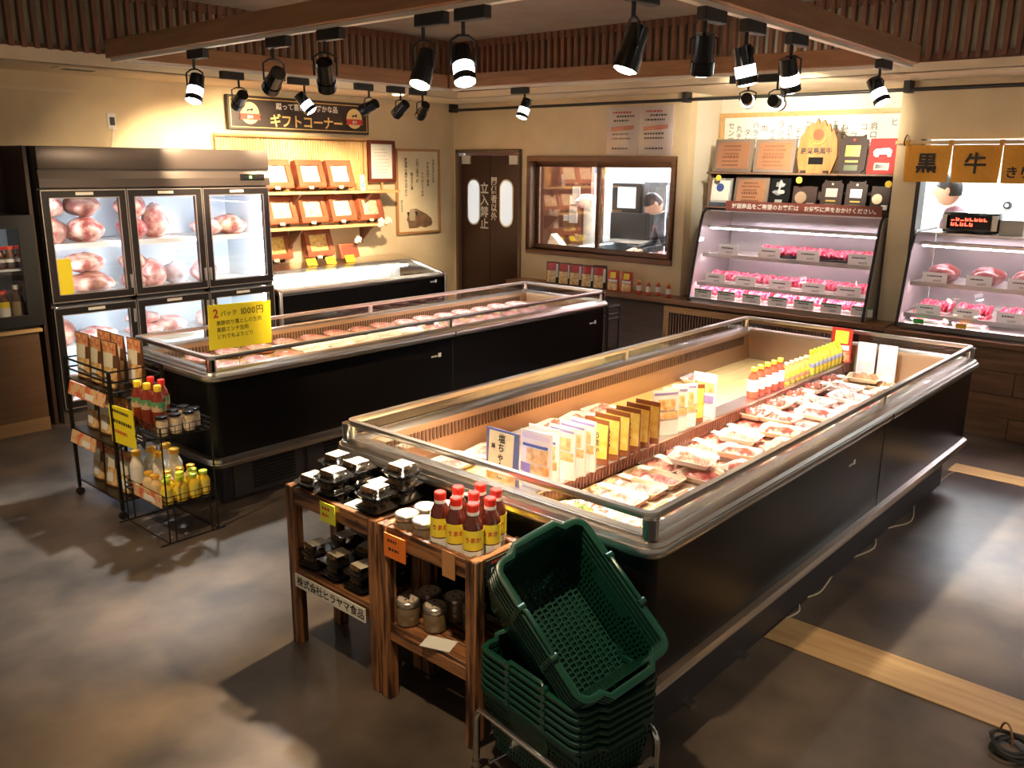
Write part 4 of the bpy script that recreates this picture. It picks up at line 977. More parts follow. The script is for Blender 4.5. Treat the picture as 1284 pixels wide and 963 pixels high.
lil = pouch('lilac_pouch', .125, .22, .04, PLILAC, [(.08, .92, .60, .80, FOOD), (.08, .92, .36, .52, PV), (.08, .92, .06, .33, PW)])
lil.put((3.62, DVY-.005, zl_), .0, 'lilac pouch standing last in the pouch row on the divider', 'pouches on the case divider')
bw = bottle('sauce_bottle', .030, .165, mat('red_sauce', (.50, .06, .03), .15, coat=.6), WLAB, ORCAP, band=(.05, .22, mat('label_red', (.62, .07, .04), .5)), lab=(.24, .62))
for i in range(5): bw.put((4.12+i*.078, DVY-.01, zl_), 0, 'white and red sauce bottle with orange cap on the case divider', 'orange capped bottles on the divider')
by = bottle('dressing_bottle', .026, .125, mat('yellow_sauce', (.72, .48, .10), .2, coat=.5), YLAB, mat('cream_cap', (.85, .72, .42), .4), band=(.15, .35, FOODR))
for i in range(5): by.put((4.52+i*.064, DVY-.01, zl_), 0, 'small yellow dressing bottle with cream cap on the case divider', 'cream capped bottles on the divider')
bl = bottle('citrus_bottle', .026, .145, mat('lemon_sauce', (.80, .66, .06), .2, coat=.5), YLAB, GRCAP, band=(.30, .48, mat('label_bluish', (.46, .48, .62), .5)))
for i in range(8): bl.put((4.85+i*.058, DVY-.01, zl_), 0, 'yellow citrus bottle with lime green cap on the case divider', 'lime capped bottles on the divider')
rp = pouch('chilli_pouch', .13, .21, .035, PR, [(.18, .82, .55, .92, YLAB), (.1, .9, .36, .50, PW), (.06, .94, .03, .34, FOODR)])
rp.put((5.33, DVY-.0, zl_), 0, 'red pouch with round yellow emblem on the case divider', 'packets at the far end of the divider')
wp = pouch('rice_packet', .11, .225, .05, pmat('packet_rose', (.84, .74, .68)), [(.08, .92, .60, .90, PW), (.1, .9, .2, .5, pmat('packet_pinkish', (.80, .60, .52)))])
for i in range(2): wp.put((5.36, DVY-.15-.125*i, zl_-.09), 0, 'tall white and rose packet standing at the far corner of the case', 'packets at the far end of the divider')
# ---- counter shelf below the kitchen window
ck = pouch('snack_pouch', .135, .215, .05, PBLK, [(.1, .9, .62, .95, PR), (.06, .80, .05, .60, FOOD), (.78, .96, .3, .9, PW)])
for px_ in (693, 708, 722, 737, 752, 747):
    Y = atx(px_, 350, 6.78).y; ck.put((6.78+(.07 if px_ == 747 else 0), Y, .701), .25, 'black and gold snack pouch on the shelf under the kitchen window', 'black pouches under the window')
rk = pouch('red_snack_pouch', .125, .19, .045, PR, [(.25, .75, .62, .92, YLAB), (.1, .9, .44, .56, PW), (.06, .94, .04, .42, FOOD)])
for px_ in (769, 786): rk.put((6.78, atx(px_, 355, 6.78).y, .701), 0, 'red snack pouch with yellow emblem on the shelf under the window', 'red pouches under the window')
for px_, dx in ((801, 0), (813, 0), (822, .04), (838, 0)): bw.put((6.77+dx, atx(px_, 365, 6.77).y, .701), 0, 'white and red sauce bottle with orange cap under the kitchen window', 'orange capped bottles under the window', scale=.78)
# ================================================================ wooden stands
def stand(name, label, ya, yb, zs, shelf_boards):
    t = thing(name, label, 'stand', (1.89, (ya+yb)/2, 0)); x0, x1 = 1.757, 2.0; lw_ = .045
    for X in (x0, x1-lw_):
        for Y in (yb, ya-lw_): MB().box(X, X+lw_, Y, Y+lw_, 0, .665).build('leg', TABLEZ, t, bevel=.003, segs=1)
    for X in (x0+.006, x1-lw_+.012): MB().box(X, X+.026, yb+lw_, ya-lw_, .595, .662).build('apron', TABLEY, t, bevel=.003, segs=1)
    for Y in (yb+.006, ya-.032): MB().box(x0+lw_, x1-lw_, Y, Y+.026, .595, .662).build('apron', TABLEX, t, bevel=.003, segs=1)
    MB().box(x0+.03, x1-.03, yb+.03, ya-.03, .600, .612).build('top_board', TABLEY, t)
    for X in (x0+.008, x1-lw_+.008): MB().box(X, X+.028, yb+lw_, ya-lw_, zs-.062, zs-.014).build('shelf_rail', TABLEY, t, bevel=.003, segs=1)
    n = 3; w_ = (x1-x0-.02)/n
    for k in range(n): MB().box(x0+.01+k*w_+.003, x0+.01+(k+1)*w_-.003, yb+.046, ya-.046, zs-.014, zs).build('shelf_board', TABLEY, t, bevel=.002, segs=1)
    return t
st1 = stand('wooden_stand', 'scorched wooden stand carrying clear lidded black food packs', 2.695, 2.165, .335, 3)
st2 = stand('wooden_stand', 'scorched wooden stand carrying white lidded jars and red capped bottles', 2.155, 1.690, .295, 3)
SIGNB = mat('sign_white', (.82, .78, .68), .6)
m = MB().box(1.748, 1.753, 2.225, 2.645, .262, .316).build('company_plate', SIGNB, st1)
MB().glyphs('株式会社ヒラヤマ食品', (1.7475, 2.632, .275), (0, -1, 0), (0, 0, 1), .0405, bold=True).build('lettering', INK, m)
o = MB().obox((1.750, 2.42, .625), (.004, .085, .075)).build('price_tag', mat('tag_lime', (.80, .82, .05), .6)); tag(o, 'lime yellow price tag on the stand of black food packs', 'price tag')
m = MB(); print_lines(m, (1.7475, 2.45, .635), (0, -1, 0), (0, 0, 1), .05, 2, .025, .012, seed=3); m.build('lettering', INKR, o)
o = MB().obox((1.750, 2.055, .605), (.004, .105, .085)).build('price_tag', mat('tag_deep_orange', (.85, .20, .02), .6)); tag(o, 'orange price tag on the stand of white lidded jars', 'price tag')
m = MB(); print_lines(m, (1.7475, 2.09, .62), (0, -1, 0), (0, 0, 1), .06, 2, .03, .010, seed=4); m.build('lettering', INK, o)
o = MB().obox((1.751, 1.80, .628), (.004, .055, .09)).build('price_tag', mat('tag_brown', (.50, .24, .09), .6)); tag(o, 'plain brown card on the stand below the red capped bottles', 'price tag')
b = thing('menu_card', 'black card with white brush lettering on the end of the bottle stand', 'sign', (1.88, 1.684, .57))
MB().box(1.80, 1.99, 1.680, 1.686, .575, .660).build('card', mat('card_black', (.02, .018, .018), .4), b)
MB().glyphs('黒豚み', (1.81, 1.6785, .592), (1, 0, 0), (0, 0, 1), .050, bold=True).build('lettering', INKW, b)
m = MB(); print_lines(m, (1.815, 1.6785, .645), (1, 0, 0), (0, 0, 1), .12, 1, .02, .010, seed=8); m.build('red_lettering', INKR, b)
b2 = thing('menu_card', 'black card with red lettering between the two wooden stands', 'sign', (1.88, 2.15, .61))
MB().box(1.81, 1.99, 2.112, 2.118, .613, .672).build('card', MATS['card_black'], b2)
m = MB(); print_lines(m, (1.82, 2.1105, .65), (1, 0, 0), (0, 0, 1), .12, 1, .02, .012, seed=9); m.build('lettering', INKR, b2)
# clear lidded packs
def clampack():
    t = thing('food_pack', '', 'food pack')
    ring_sweep(MB(), (-.058, .058, -.058, .058), .02, [(.018, 0), (.004, .020), (-.002, .021), (-.002, .024), (.006, .024)], fill_last=True).build('base', BLACKG, t, smooth=True)
    lumps(.08, .08, 6, .026, 77).build('filling', mat('filling_brown', (.22, .10, .04), .5, c2=(.55, .34, .14), scale=30), t, smooth=True)
    t.children[-1].location = (0, 0, .016)
    ring_sweep(MB(), (-.058, .058, -.058, .058), .02, [(-.002, .0245), (.006, .026), (.020, .046), (.024, .048)], fill_last=True).build('lid', pane('pack_lid', (.97, .95, .90), refl=.16, rough=.08), t, smooth=True)
    MB().box(-.033, .033, -.033, .033, .0486, .0492).build('label_square', mat('pack_paper', (.80, .72, .56), .6), t)
    return Proto(t)
CP = clampack(); gp = 'clear lidded packs on the stand'
lbl = 'black food pack with clear lid stacked on top of the stand'
for X, Y, n in ((1.825, 2.60, 2), (1.825, 2.475, 3), (1.825, 2.345, 1), (1.825, 2.235, 3), (1.945, 2.61, 3), (1.945, 2.49, 3), (1.945, 2.36, 2), (1.945, 2.235, 4)):
    for k in range(n): CP.put((X, Y, .6125+.0495*k), rnd.uniform(-.08, .08), lbl, gp)
for X, Y in ((1.825, 2.60), (1.825, 2.46), (1.825, 2.32), (1.945, 2.58), (1.945, 2.43), (1.945, 2.28)):
    for k in range(2): CP.put((X, Y, .3355+.0495*k), rnd.uniform(-.15, .15), 'black food pack with clear lid on the low shelf of the stand', 'clear lidded packs on the low shelf')
# jars
def jar(lid_m, name='jar', body=None):
    t = thing(name, '', 'jar')
    MB().lathe([(.030, 0), (.036, .006), (.036, .058), (.030, .066)], 18).build('glass', body or mat('jar_fill', (.16, .10, .05), .12, coat=.8), t, smooth=True)
    MB().lathe([(.035, .064), (.037, .067), (.037, .080), (.034, .083)], 20).build('lid', mat('jar_metal', (.50, .47, .42), .3, .8), t, smooth=True)
    MB().lathe([(.031, .0831), (.031, .0836)], 20).build('lid_label', lid_m, t)
    return Proto(t)
J1 = jar(mat('lid_white', (.90, .88, .82), .5)); J2 = jar(mat('lid_print', (.62, .52, .42), .5, c2=(.10, .07, .05), scale=90, contrast=(.55, .6)))
for X, Y in ((1.822, 2.072), (1.822, 1.986), (1.906, 2.070), (1.906, 1.984), (1.966, 2.028)): J1.put((X, Y, .6125), 0, 'squat jar with plain white lid on top of the bottle stand', 'white lidded jars on the stand', scale=1.13)
for X, Y in ((1.815, 2.07), (1.91, 2.06), (1.945, 1.965), (1.85, 1.97), (1.94, 1.87)): J2.put((X, Y, .2955), 0, 'squat jar with printed lid on the low shelf of the bottle stand', 'printed lid jars on the low shelf', scale=1.13)
o = MB().obox((1.79, 1.89, .2975), (.07, .11, .002), Matrix.Rotation(.35, 3, 'Z')).build('paper_card', PAPER); tag(o, 'loose cream paper card on the low shelf of the bottle stand', 'card')
um = bottle('red_cap_bottle', .031, .195, SAUCE, WLAB, REDCAP, neck=.45, shoulder=.66, lab=(.05, .30), band=(.32, .62, YLAB), text=[('うまか', .088, .017)], n=18)
RING = mat('cap_ring', (.88, .86, .82), .4)
cr = MB().lathe([(.0175, .162), (.0178, .172)], 16).build('cap_ring', RING, um.root, smooth=True)
for X, Y in ((1.818, 1.905), (1.818, 1.833), (1.818, 1.758), (1.889, 1.895), (1.889, 1.823), (1.889, 1.751), (1.958, 1.860), (1.958, 1.788)): um.put((X, Y, .6125), .75, 'dark sauce bottle with red cap and yellow label on the wooden stand', 'red capped bottles on the stand', scale=1.1)
# ================================================================ wire racks
WIRE = mat('black_wire', (.02, .018, .016), .35, .5)
def caster(p, parent, r=.022):
    p = Vector(p); MB().cyl(p+Vector((0, -.009, r)), p+Vector((0, .009, r)), r, n=16).build('caster', BLACKM, parent, smooth=True)
t = thing('snack_rack', 'black wheeled rack of bagged snacks next to the tall fridge', 'rack', (2.0, 4.64, 0))
rx0, rx1, ry0, ry1 = 1.86, 2.14, 4.38, 4.91
for X in (rx0, rx1):
    for Y in (ry0, ry1):
        MB().box(X-.008, X+.008, Y-.008, Y+.008, .05, .80).build('upright', WIRE, t); caster((X, Y, 0), t); MB().cyl((X, Y, .03), (X, Y, .055), .006, n=8).build('caster_stem', WIRE, t)
for z in (.10, .40, .69):
    m = MB().box(rx0, rx1, ry0, ry1, z-.008, z).build('shelf', WIRE, t)
for z in (.80, .745):
    m = MB(); m.path([(rx0, ry0, z), (rx1, ry0, z), (rx1, ry1, z), (rx0, ry1, z)], .006, 6, closed=True); m.build('guard_rail', WIRE, t)
PST = mat('price_strip', (.78, .50, .26), .6, c2=(.75, .18, .08), scale=22, contrast=(.5, .55))
for z, ya, yb in ((.645, 4.86, 4.42), (.36, 4.90, 4.60)):
    s = MB().obox((rx0-.014, (ya+yb)/2, z), (.004, ya-yb, .07), Matrix.Rotation(.25, 3, 'Y')).build('price_strip', PST, t)
    MB().obox((rx0-.019, (ya+yb)/2-.04, z-.012), (.004, .09, .03), Matrix.Rotation(.25, 3, 'Y')).build('price_ticket', PAPER, s)
sk = pouch('snack_bag', .15, .25, .06, pmat('bag_brown', (.12, .05, .02)), [(.05, .95, .72, .98, FOODR), (.04, .96, .04, .46, FOOD), (.10, .80, .46, .76, PCREAM), (.3, .7, .12, .34, WLAB)])
for X, Y, a in ((1.93, 4.82, .05), (1.93, 4.655, -.05), (1.93, 4.49, .05), (2.04, 4.80, .05), (2.04, 4.64, 0), (2.05, 4.47, .05)): sk.put((X, Y, .6905), a, 'brown printed snack bag standing on top of the wheeled rack', 'snack bags on top of the wheeled rack')
for z, n in ((.4005, 3), (.1005, 3)):
    for k in range(n): sk.put((1.95, 4.82-.17*k, z), .1*k, 'brown printed snack bag on a lower shelf of the wheeled rack', 'snack bags low on the wheeled rack', scale=.95)
t = thing('wire_rack', 'black wire rack with two open baskets of sauces and juices', 'rack', (2.0, 4.12, 0))
wx0, wx1, wy0, wy1 = 1.872, 2.135, 3.90, 4.345
for X in (wx0, wx0+.035, wx1-.035, wx1):
    for Y in (wy0, wy1): MB().cyl((X, Y, .004), (X, Y, .60 if X in (wx0, wx1) else .20), .004, n=6).build('upright', WIRE, t)
for Y in (wy0, wy1): MB().cyl((wx0-.05, Y, .004), (wx1+.04, Y, .004), .004, n=6).build('foot_bar', WIRE, t)
for X in (wx0, wx1): MB().cyl((X, wy0, .004), (X, wy1, .004), .003, n=6).build('floor_bar', WIRE, t)
for z, hh in ((.545, .055), (.19, .055)):
    m = MB()
    for q in (0, hh*.5, hh): m.path([(wx0, wy0, z+q), (wx1, wy0, z+q), (wx1, wy1, z+q), (wx0, wy1, z+q)], .0028 if q else .004, 6, closed=True)
    for k in range(1, 12):
        Y = wy0+(wy1-wy0)*k/12; m.path([(wx0, Y, z+hh), (wx0, Y, z), (wx1, Y, z), (wx1, Y, z+hh)], .0018, 5)
    for k in range(1, 7):
        X = wx0+(wx1-wx0)*k/7; m.path([(X, wy0, z+hh), (X, wy0, z), (X, wy1, z), (X, wy1, z+hh)], .0018, 5)
    m.build('wire_basket', WIRE, t)
s = MB().box(wx0-.012, wx0-.008, 3.93, 4.22, .185, .25).build('price_strip', PST, t); MB().box(wx0-.0145, wx0-.012, 4.0, 4.11, .195, .222).build('price_ticket', PAPER, s)
c = thing('yellow_price_card', 'yellow handwritten price card hung on the wire rack', 'sign', (wx0-.012, 4.27, .44))
R = Matrix.Rotation(-.05, 3, 'X')
MB().obox((wx0-.012, 4.28, .537), (.003, .27, .20), R).build('card', YELLOWP, c)
m = MB(); print_lines(m, (wx0-.0142, 4.385, .60), (0, -1, 0), (0, 0, 1), .2, 1, .05, .016, seed=5); m.build('lettering', INK, c); m = MB(); print_lines(m, (wx0-.0142, 4.385, .545), (0, -1, 0), (0, 0, 1), .22, 1, .05, .018, seed=6, col=.018); m.build('lettering', INK, c); m = MB(); print_lines(m, (wx0-.0142, 4.385, .49), (0, -1, 0), (0, 0, 1), .2, 1, .05, .018, seed=7, col=.018); m.build('red_lettering', INKR, c)
o = MB().obox((wx0-.014, 4.08, .52), (.003, .10, .07), Matrix.Rotation(.5, 3, 'X')).build('slate_card', BLACKM); tag(o, 'small tilted black card on the front of the wire rack', 'sign'); m = MB(); print_lines(m, (wx0-.0165, 4.115, .525), (0, -1, .0), (0, 0, 1), .06, 2, .018, .007, seed=12); m.build('lettering', INKW, o)
zz = .5475
tall = bottle('tall_sauce_bottle', .034, .235, SAUCER, mat('label_leaf', (.10, .30, .12), .5, c2=(.62, .38, .24), scale=18, contrast=(.48, .52)), YELCAP, lab=(.45, .66), shoulder=.68, n=16)
for X, Y in ((1.915, 4.19), (1.925, 4.11), (1.94, 4.03)): tall.put((X, Y, zz), 0, 'tall red brown sauce bottle with yellow cap on the wire rack', 'yellow capped sauce bottles')
tallr = bottle('tall_sauce_bottle', .034, .235, SAUCER, MATS['label_leaf'], REDCAP, lab=(.45, .66), shoulder=.68, n=16)
for X, Y in ((2.0, 4.22), (2.01, 4.13)): tallr.put((X, Y, zz), 0, 'tall red brown sauce bottle with red cap behind the yellow capped ones', 'red capped sauce bottles')
sp = bottle('spice_jar', .027, .10, mat('spice_fill', (.55, .40, .24), .3, coat=.5), mat('spice_label', (.70, .58, .42), .5), BLACKG, neck=.85, shoulder=.70, lab=(.12, .55), cat='jar')
for X, Y in ((1.91, 3.955), (1.98, 3.955), (2.05, 3.955), (2.10, 3.99), (2.08, 4.06), (2.01, 4.03)): sp.put((X, Y, zz), 0, 'small spice jar with black cap in the wire rack', 'spice jars in the wire rack')
sg = pouch('green_snack_bag', .12, .15, .05, pmat('bag_green', (.30, .42, .06)), [(.1, .9, .1, .6, FOOD)])
sg.put((2.04, 4.28, zz), .3, 'small green snack bag at the back of the wire rack', None)
z2 = .1925
jy = bottle('juice_bottle', .031, .125, mat('juice_yellow', (.86, .56, .03), .25, coat=.4), mat('juice_label', (.92, .72, .10), .5), GRCAP, neck=.55, lab=(.15, .6))
for X, Y in ((1.905, 3.96), (1.975, 3.955), (2.045, 3.955), (2.105, 3.96), (1.94, 4.02), (2.01, 4.02), (2.08, 4.02)): jy.put((X, Y, z2), 0, 'yellow juice bottle with lime cap low in the wire rack', 'lime capped juices in the wire rack')
jo = bottle('juice_bottle', .031, .125, mat('juice_peach', (.80, .55, .26), .3, coat=.4), mat('juice_label_o', (.86, .66, .36), .5), ORCAP, neck=.55, lab=(.15, .6))
for X, Y in ((1.905, 4.07), (1.975, 4.085), (2.045, 4.085), (2.105, 4.085), (1.905, 4.14)): jo.put((X, Y, z2), 0, 'peach juice bottle with orange cap low in the wire rack', 'orange capped juices in the wire rack')
jb = bottle('milky_bottle', .037, .20, mat('milky_white', (.80, .72, .60), .35, coat=.3), mat('milky_label', (.84, .78, .68), .5), ORCAP, neck=.55, lab=(.15, .6), band=(.06, .14, mat('milky_red', (.55, .08, .05), .5)))
for X, Y in ((1.92, 4.29), (2.0, 4.29), (2.08, 4.29), (1.99, 4.19), (2.07, 4.18)): jb.put((X, Y, z2), 0, 'white labelled bottle with orange cap at the back of the wire rack', 'white labelled bottles in the wire rack')
t = thing('wire_stand', 'empty slim black wire stand by the end of the black freezer case', 'rack', (5.95, 4.3, 0))
for X in (5.92, 6.08):
    for Y in (4.15, 4.28): MB().cyl((X, Y, 0), (X, Y, .70), .006, n=6).build('upright', WIRE, t)
for z in (.12, .60, .64, .70): MB().path([(5.92, 4.15, z), (6.08, 4.15, z), (6.08, 4.28, z), (5.92, 4.28, z)], .004, 6, closed=True).build('hoop', WIRE, t)
# ================================================================ yellow board over the freezer case
bd = thing('yellow_price_board', 'large yellow handwritten price board on a stick over the black freezer case', 'sign', (2.53, 4.25, .69))
MB().cyl((2.53, 4.253, .692), (2.53, 4.253, .90), .004, n=8).build('stick', mat('clear_stick', (.8, .7, .5), .2), bd)
MB().obox((2.548, 4.245, .978), (.385, .004, .243), Matrix.Rotation(.03, 3, 'Y')).build('board', YELLOWP, bd)
m = MB(); m.glyphs('2', (2.385, 4.2415, 1.035), (1, 0, .0), (0, 0, 1), .065, bold=True).build('big_numeral', INKR, bd)
for tx, x_, z_, sz in (('パック', 2.428, 1.04, .034), ('1000円', 2.545, 1.035, .050), ('黒豚切り落としの生肉', 2.40, .992, .028), ('黒豚ミンチ生肉', 2.40, .955, .028), ('どれでもよりどり', 2.40, .918, .028)):
    MB().glyphs(tx, (x_, 4.2415, z_), (1, 0, 0), (0, 0, 1), sz).build('handwriting', INK, bd)
# ================================================================ baskets and trolley
def basket_meshes():
    L, Wd, Dp = .435, .305, .225; tl, tw = .36, .235   # rim and bottom sizes
    m = MB()
    def wall(a, b, c, d, nu, nv, solid):
        a, b, c, d = map(Vector, (a, b, c, d))
        P = lambda u, v: (a*(1-u)+b*u)*(1-v)+(d*(1-u)+c*u)*v
        for i in range(nu):
            for j in range(nv):
                u0, u1, v0, v1 = i/nu, (i+1)/nu, j/nv, (j+1)/nv
                if solid((u0+u1)/2, (v0+v1)/2): m.quad(P(u0, v0), P(u1, v0), P(u1, v1), P(u0, v1)); continue
                du, dv = (u1-u0)*.19, (v1-v0)*.15; sh = (u1-u0)*.12*(1 if j % 2 else -1)
                o = [P(u0, v0), P(u1, v0), P(u1, v1), P(u0, v1)]; q = [P(u0+du+sh, v0+dv), P(u1-du+sh, v0+dv), P(u1-du+sh, v1-dv), P(u0+du+sh, v1-dv)]
                m.add(o+q, [(0, 1, 5, 4), (1, 2, 6, 5), (2, 3, 7, 6), (3, 0, 4, 7)])
    z1 = -.012; z0 = -Dp
    A = [(-L/2, -Wd/2, z1), (L/2, -Wd/2, z1), (L/2, Wd/2, z1), (-L/2, Wd/2, z1)]; B = [(-tl/2, -tw/2, z0), (tl/2, -tw/2, z0), (tl/2, tw/2, z0), (-tl/2, tw/2, z0)]
    top = lambda u, v: v > .90 or v < .04
    for i, n in ((0, 26), (1, 17), (2, 26), (3, 17)):
        k = (i+1) % 4
        wall(B[i], B[k], A[k], A[i], n, 10, (lambda u, v: top(u, v) or (v > .45 and .30 < u < .70)) if i in (0, 2) else top)
    wall(B[0], B[1], B[2], B[3], 22, 12, lambda u, v: False)
    rim = MB(); pts = []
    lp = rrect(-L/2, L/2, -Wd/2, Wd/2, .035, 4)
    def flare(p):   # the ends carry a stepped grip
        x, y = p; e = .022 if abs(y) < .072 else 0
        return (x+math.copysign(e, x), y, .008 if e else 0) if abs(x) > L/2-.002 else (x, y, 0)
    full = []
    for i, p in enumerate(lp):
        full.append(p); q = lp[(i+1) % len(lp)]
        if abs(p[0]-q[0]) < 1e-6 and abs(p[1]-q[1]) > .1:
            s = 1 if q[1] > p[1] else -1
            for yy in (-.09, -.0715, .0715, .09): full.append((p[0], yy*s))
    pts = [flare(p) for p in full]; m2 = len(pts)
    prof = [(-.010, -.012), (.006, -.012), (.011, -.005), (.011, .003), (.004, .006), (-.010, .003)]
    for x, y, dz in pts:
        c = Vector((x, y, 0)); d = Vector((x*.6, y, 0)).normalized() if abs(abs(x)-L/2) > .03 and abs(abs(y)-Wd/2) > .01 else (Vector((math.copysign(1, x), 0, 0)) if abs(x) > L/2-.002 else (Vector((0, math.copysign(1, y), 0)) if abs(abs(y)-Wd/2) < .002 else Vector((math.copysign(.7, x), math.copysign(.7, y), 0))))
        for a, z in prof: rim.v.append(c+d*a+Vector((0, 0, z)))
    n = len(prof)
    for i in range(m2):
        i2 = (i+1) % m2
        for j in range(n): rim.f.append((i*n+j, i*n+(j+1) % n, i2*n+(j+1) % n, i2*n+j)); rim.m.append(0)
    return m, rim, L, Wd
bm_, rim_, BL, BWd = basket_meshes()
bk = thing('shopping_basket', '', 'basket')
bm_.build('lattice_body', GREENB, bk); rim_.build('rim', GREENB, bk, smooth=True)
for s in (-1, 1):
    h = MB(); y = s*(BWd/2+.004)
    h.path([(-.075, y, .008), (-.062, y-s*.004, .017), (.062, y-s*.004, .017), (.075, y, .008)], .007, 8)
    for X in (-.078, .078): h.cyl((X, y-s*.012, .008), (X, y+s*.010, .008), .011, n=12)
    h.build('handle', GREENB, bk, smooth=True)
BK = Proto(bk)
Lp, Fp, Rp = Vector((1.752, 1.665, .40)), Vector((1.684, 1.234, .40)), Vector((1.983, 1.161, .40))
cb = (Lp+Rp)/2; cb = Vector((0, 0, H))+(cb-Vector((0, 0, H)))*.975
ang = math.atan2((Lp-Fp).y, (Lp-Fp).x); ztop_ = cb.z
for k in range(6):
    BK.put((cb.x, cb.y, ztop_-.024*(5-k)), ang, 'green shopping basket nested in the upright stack on the chrome trolley', 'upright basket stack')
bot = ztop_-.024*5-.225
v_ = Vector((.016, .316, .267)).normalized(); w_ = Vector((.282, -.118, .047)); w_ = (w_-v_*w_.dot(v_)).normalized(); n_ = w_.cross(v_)
ct = Vector((0, 0, H))+(Vector((1.854, 1.354, .609))-Vector((0, 0, H)))*.955
Rt = Matrix((v_, -w_, n_)).transposed()
for k in range(5):
    BK.put(ct-n_*(.024*k), rot=Rt.to_euler(), label='green shopping basket lying tilted on top, its open mouth showing' if k == 0 else 'green shopping basket nested inside the tilted stack under the topmost one', group='tilted basket stack')
tr = thing('basket_trolley', 'chrome tube trolley on casters holding the green basket stack', 'trolley', (cb.x, cb.y, 0))
ux = Vector((math.cos(ang), math.sin(ang), 0)); uy = Vector((-ux.y, ux.x, 0)); hl_, hw_ = .215, .150
if uy.x < 0: uy = -uy
c0 = Vector((cb.x, cb.y, 0)); zt = max(.20, .24)
cam_side = -uy
for s in (-1, 1):
    e = c0+uy*s*(hw_+.020)
    a, b = e+ux*(hl_+.0), e-ux*(hl_+.0)
    pts = [a+Vector((0, 0, .045))]
    for k in range(5): q = PI/2*k/4; pts.append(a-ux*.04*(1-math.cos(q))+Vector((0, 0, zt-.04+.04*math.sin(q))))
    for k in range(5): q = PI/2*(1-k/4); pts.append(b+ux*.04*(1-math.cos(q))+Vector((0, 0, zt-.04+.04*math.sin(q))))
    pts.append(b+Vector((0, 0, .045)))
    MB().path(pts, .011, 10).build('side_tube', CHROME, tr, smooth=True)
    for q in (a, b):
        MB().cyl(q+Vector((0, 0, .030)), q+Vector((0, 0, .050)), .014, n=12).build('caster_cup', CHROME, tr, smooth=True); caster(q, tr, .018)
for s in (-1, 1):
    p0, p1 = c0+ux*s*hl_-uy*(hw_+.02), c0+ux*s*hl_+uy*(hw_+.02)
    MB().beam(p0+Vector((0, 0, .15 if s < 0 else .10)), p1+Vector((0, 0, .15 if s < 0 else .10)), .006, .024).build('cross_bar', CHROME, tr)
for s in (-.5, .5):
    p0, p1 = c0+ux*s*.3-uy*(hw_+.02), c0+ux*s*.3+uy*(hw_+.02)
    MB().cyl(p0+Vector((0, 0, bot-.012)), p1+Vector((0, 0, bot-.012)), .006, n=8).build('support_bar', CHROME, tr)
# ================================================================ cord on the floor and coil
pts = [atz(x, y, .004) for x, y in ((985, 776), (1002, 766), (1003, 753), (1026, 744), (1036, 733), (1048, 716), (1066, 701), (1096, 687), (1099, 668), (1118, 661), (1143, 653), (1148, 630), (1166, 616), (1182, 601), (1196, 592), (1208, 593))]
sm = []
for i in range(len(pts)-1):
    for k in range(4):
        q = k/4; p0, p1, p2, p3 = pts[max(i-1, 0)], pts[i], pts[i+1], pts[min(i+2, len(pts)-1)]
        sm.append(.5*((2*p1)+(-p0+p2)*q+(2*p0-5*p1+4*p2-p3)*q*q+(-p0+3*p1-3*p2+p3)*q**3)+Vector((0, 0, .0)))
tag(MB().path(sm, .0038, 6).build('power_cord', mat('cord_cream', (.62, .52, .40), .5), smooth=True), 'thin cream power cord snaking along the foot of the meat case', 'cord')
pc = atz(1268, 945, 0); t = thing('cord_coil', 'tangled coil of black cable on the floor by the oak strip', 'cable', (pc.x, pc.y, 0))
for k in range(6):
    r_ = .05+.008*(k % 3); o_ = Vector((.012*math.sin(k*2.1), .012*math.cos(k*1.7), .006+.008*k))
    MB().path([pc+o_+Vector((r_*math.cos(a*PI/12), r_*math.sin(a*PI/12), .008*math.sin(a*PI/6+k))) for a in range(24)], .005, 6, closed=True).build('loop', BLACKM, t, smooth=True)
MB().path([pc+Vector((.03*math.cos(a*PI/10)-.01, .06*math.cos(a*PI/10)*.4+.02, .05+.055*math.sin(a*PI/10))) for a in range(11)], .0035, 6).build('loose_loop', mat('cable_brown', (.16, .07, .03), .5), t, smooth=True)
# ================================================================ gift corner
bp = thing('bamboo_screen', 'golden ribbed bamboo screen in a pale frame behind the gift shelves', 'screen', (4.87, 6.98, 1.28))
MB().box(4.07, 5.67, 6.985, 6.999, 1.29, 2.08).build('backing', LIGHTWOOD, bp)
fr = MB(); fr.box(4.05, 5.69, 6.955, 6.985, 2.05, 2.085).box(4.05, 4.085, 6.955, 6.985, 1.29, 2.05).box(5.655, 5.69, 6.955, 6.985, 1.29, 2.05); fr.build('frame', LIGHTWOOD, bp, bevel=.003, segs=1)
m = MB()
for k in range(56): X = 4.10+k*.028; m.cyl((X, 6.982, 1.29), (X, 6.982, 2.05), .0125, n=8)
tag(m.build('ribs', mat('bamboo', (.70, .44, .16), .45, c2=(.80, .56, .25), scale=20, stretch=(3, 3, .3)), bp, smooth=True), kind='stuff')
for nm, lb, z, xa, xb in (('gift_shelf', 'pale wooden upper gift shelf with the framed certificate', 1.592, 4.15, 5.92), ('gift_shelf', 'pale wooden lower gift shelf held by dark brackets', 1.275, 4.15, 5.74)):
    t = thing(nm, lb, 'shelf', ((xa+xb)/2, 6.85, z-.028))
    MB().box(xa, xb, 6.73, 6.952, z-.025, z).build('board', LIGHTWOOD, t, bevel=.003, segs=1)
    for X in (4.75, 5.58):
        b = MB(); b.box(X-.015, X+.015, 6.94, 6.953, z-.20, z-.026).prism([(0, 0), (.20, 0), (.20, -.012), (.012, -.16), (0, -.16)], (X-.008, 6.94, z-.026), (0, -1, 0), (0, 0, 1), .016); b.build('bracket', SLATM, t)
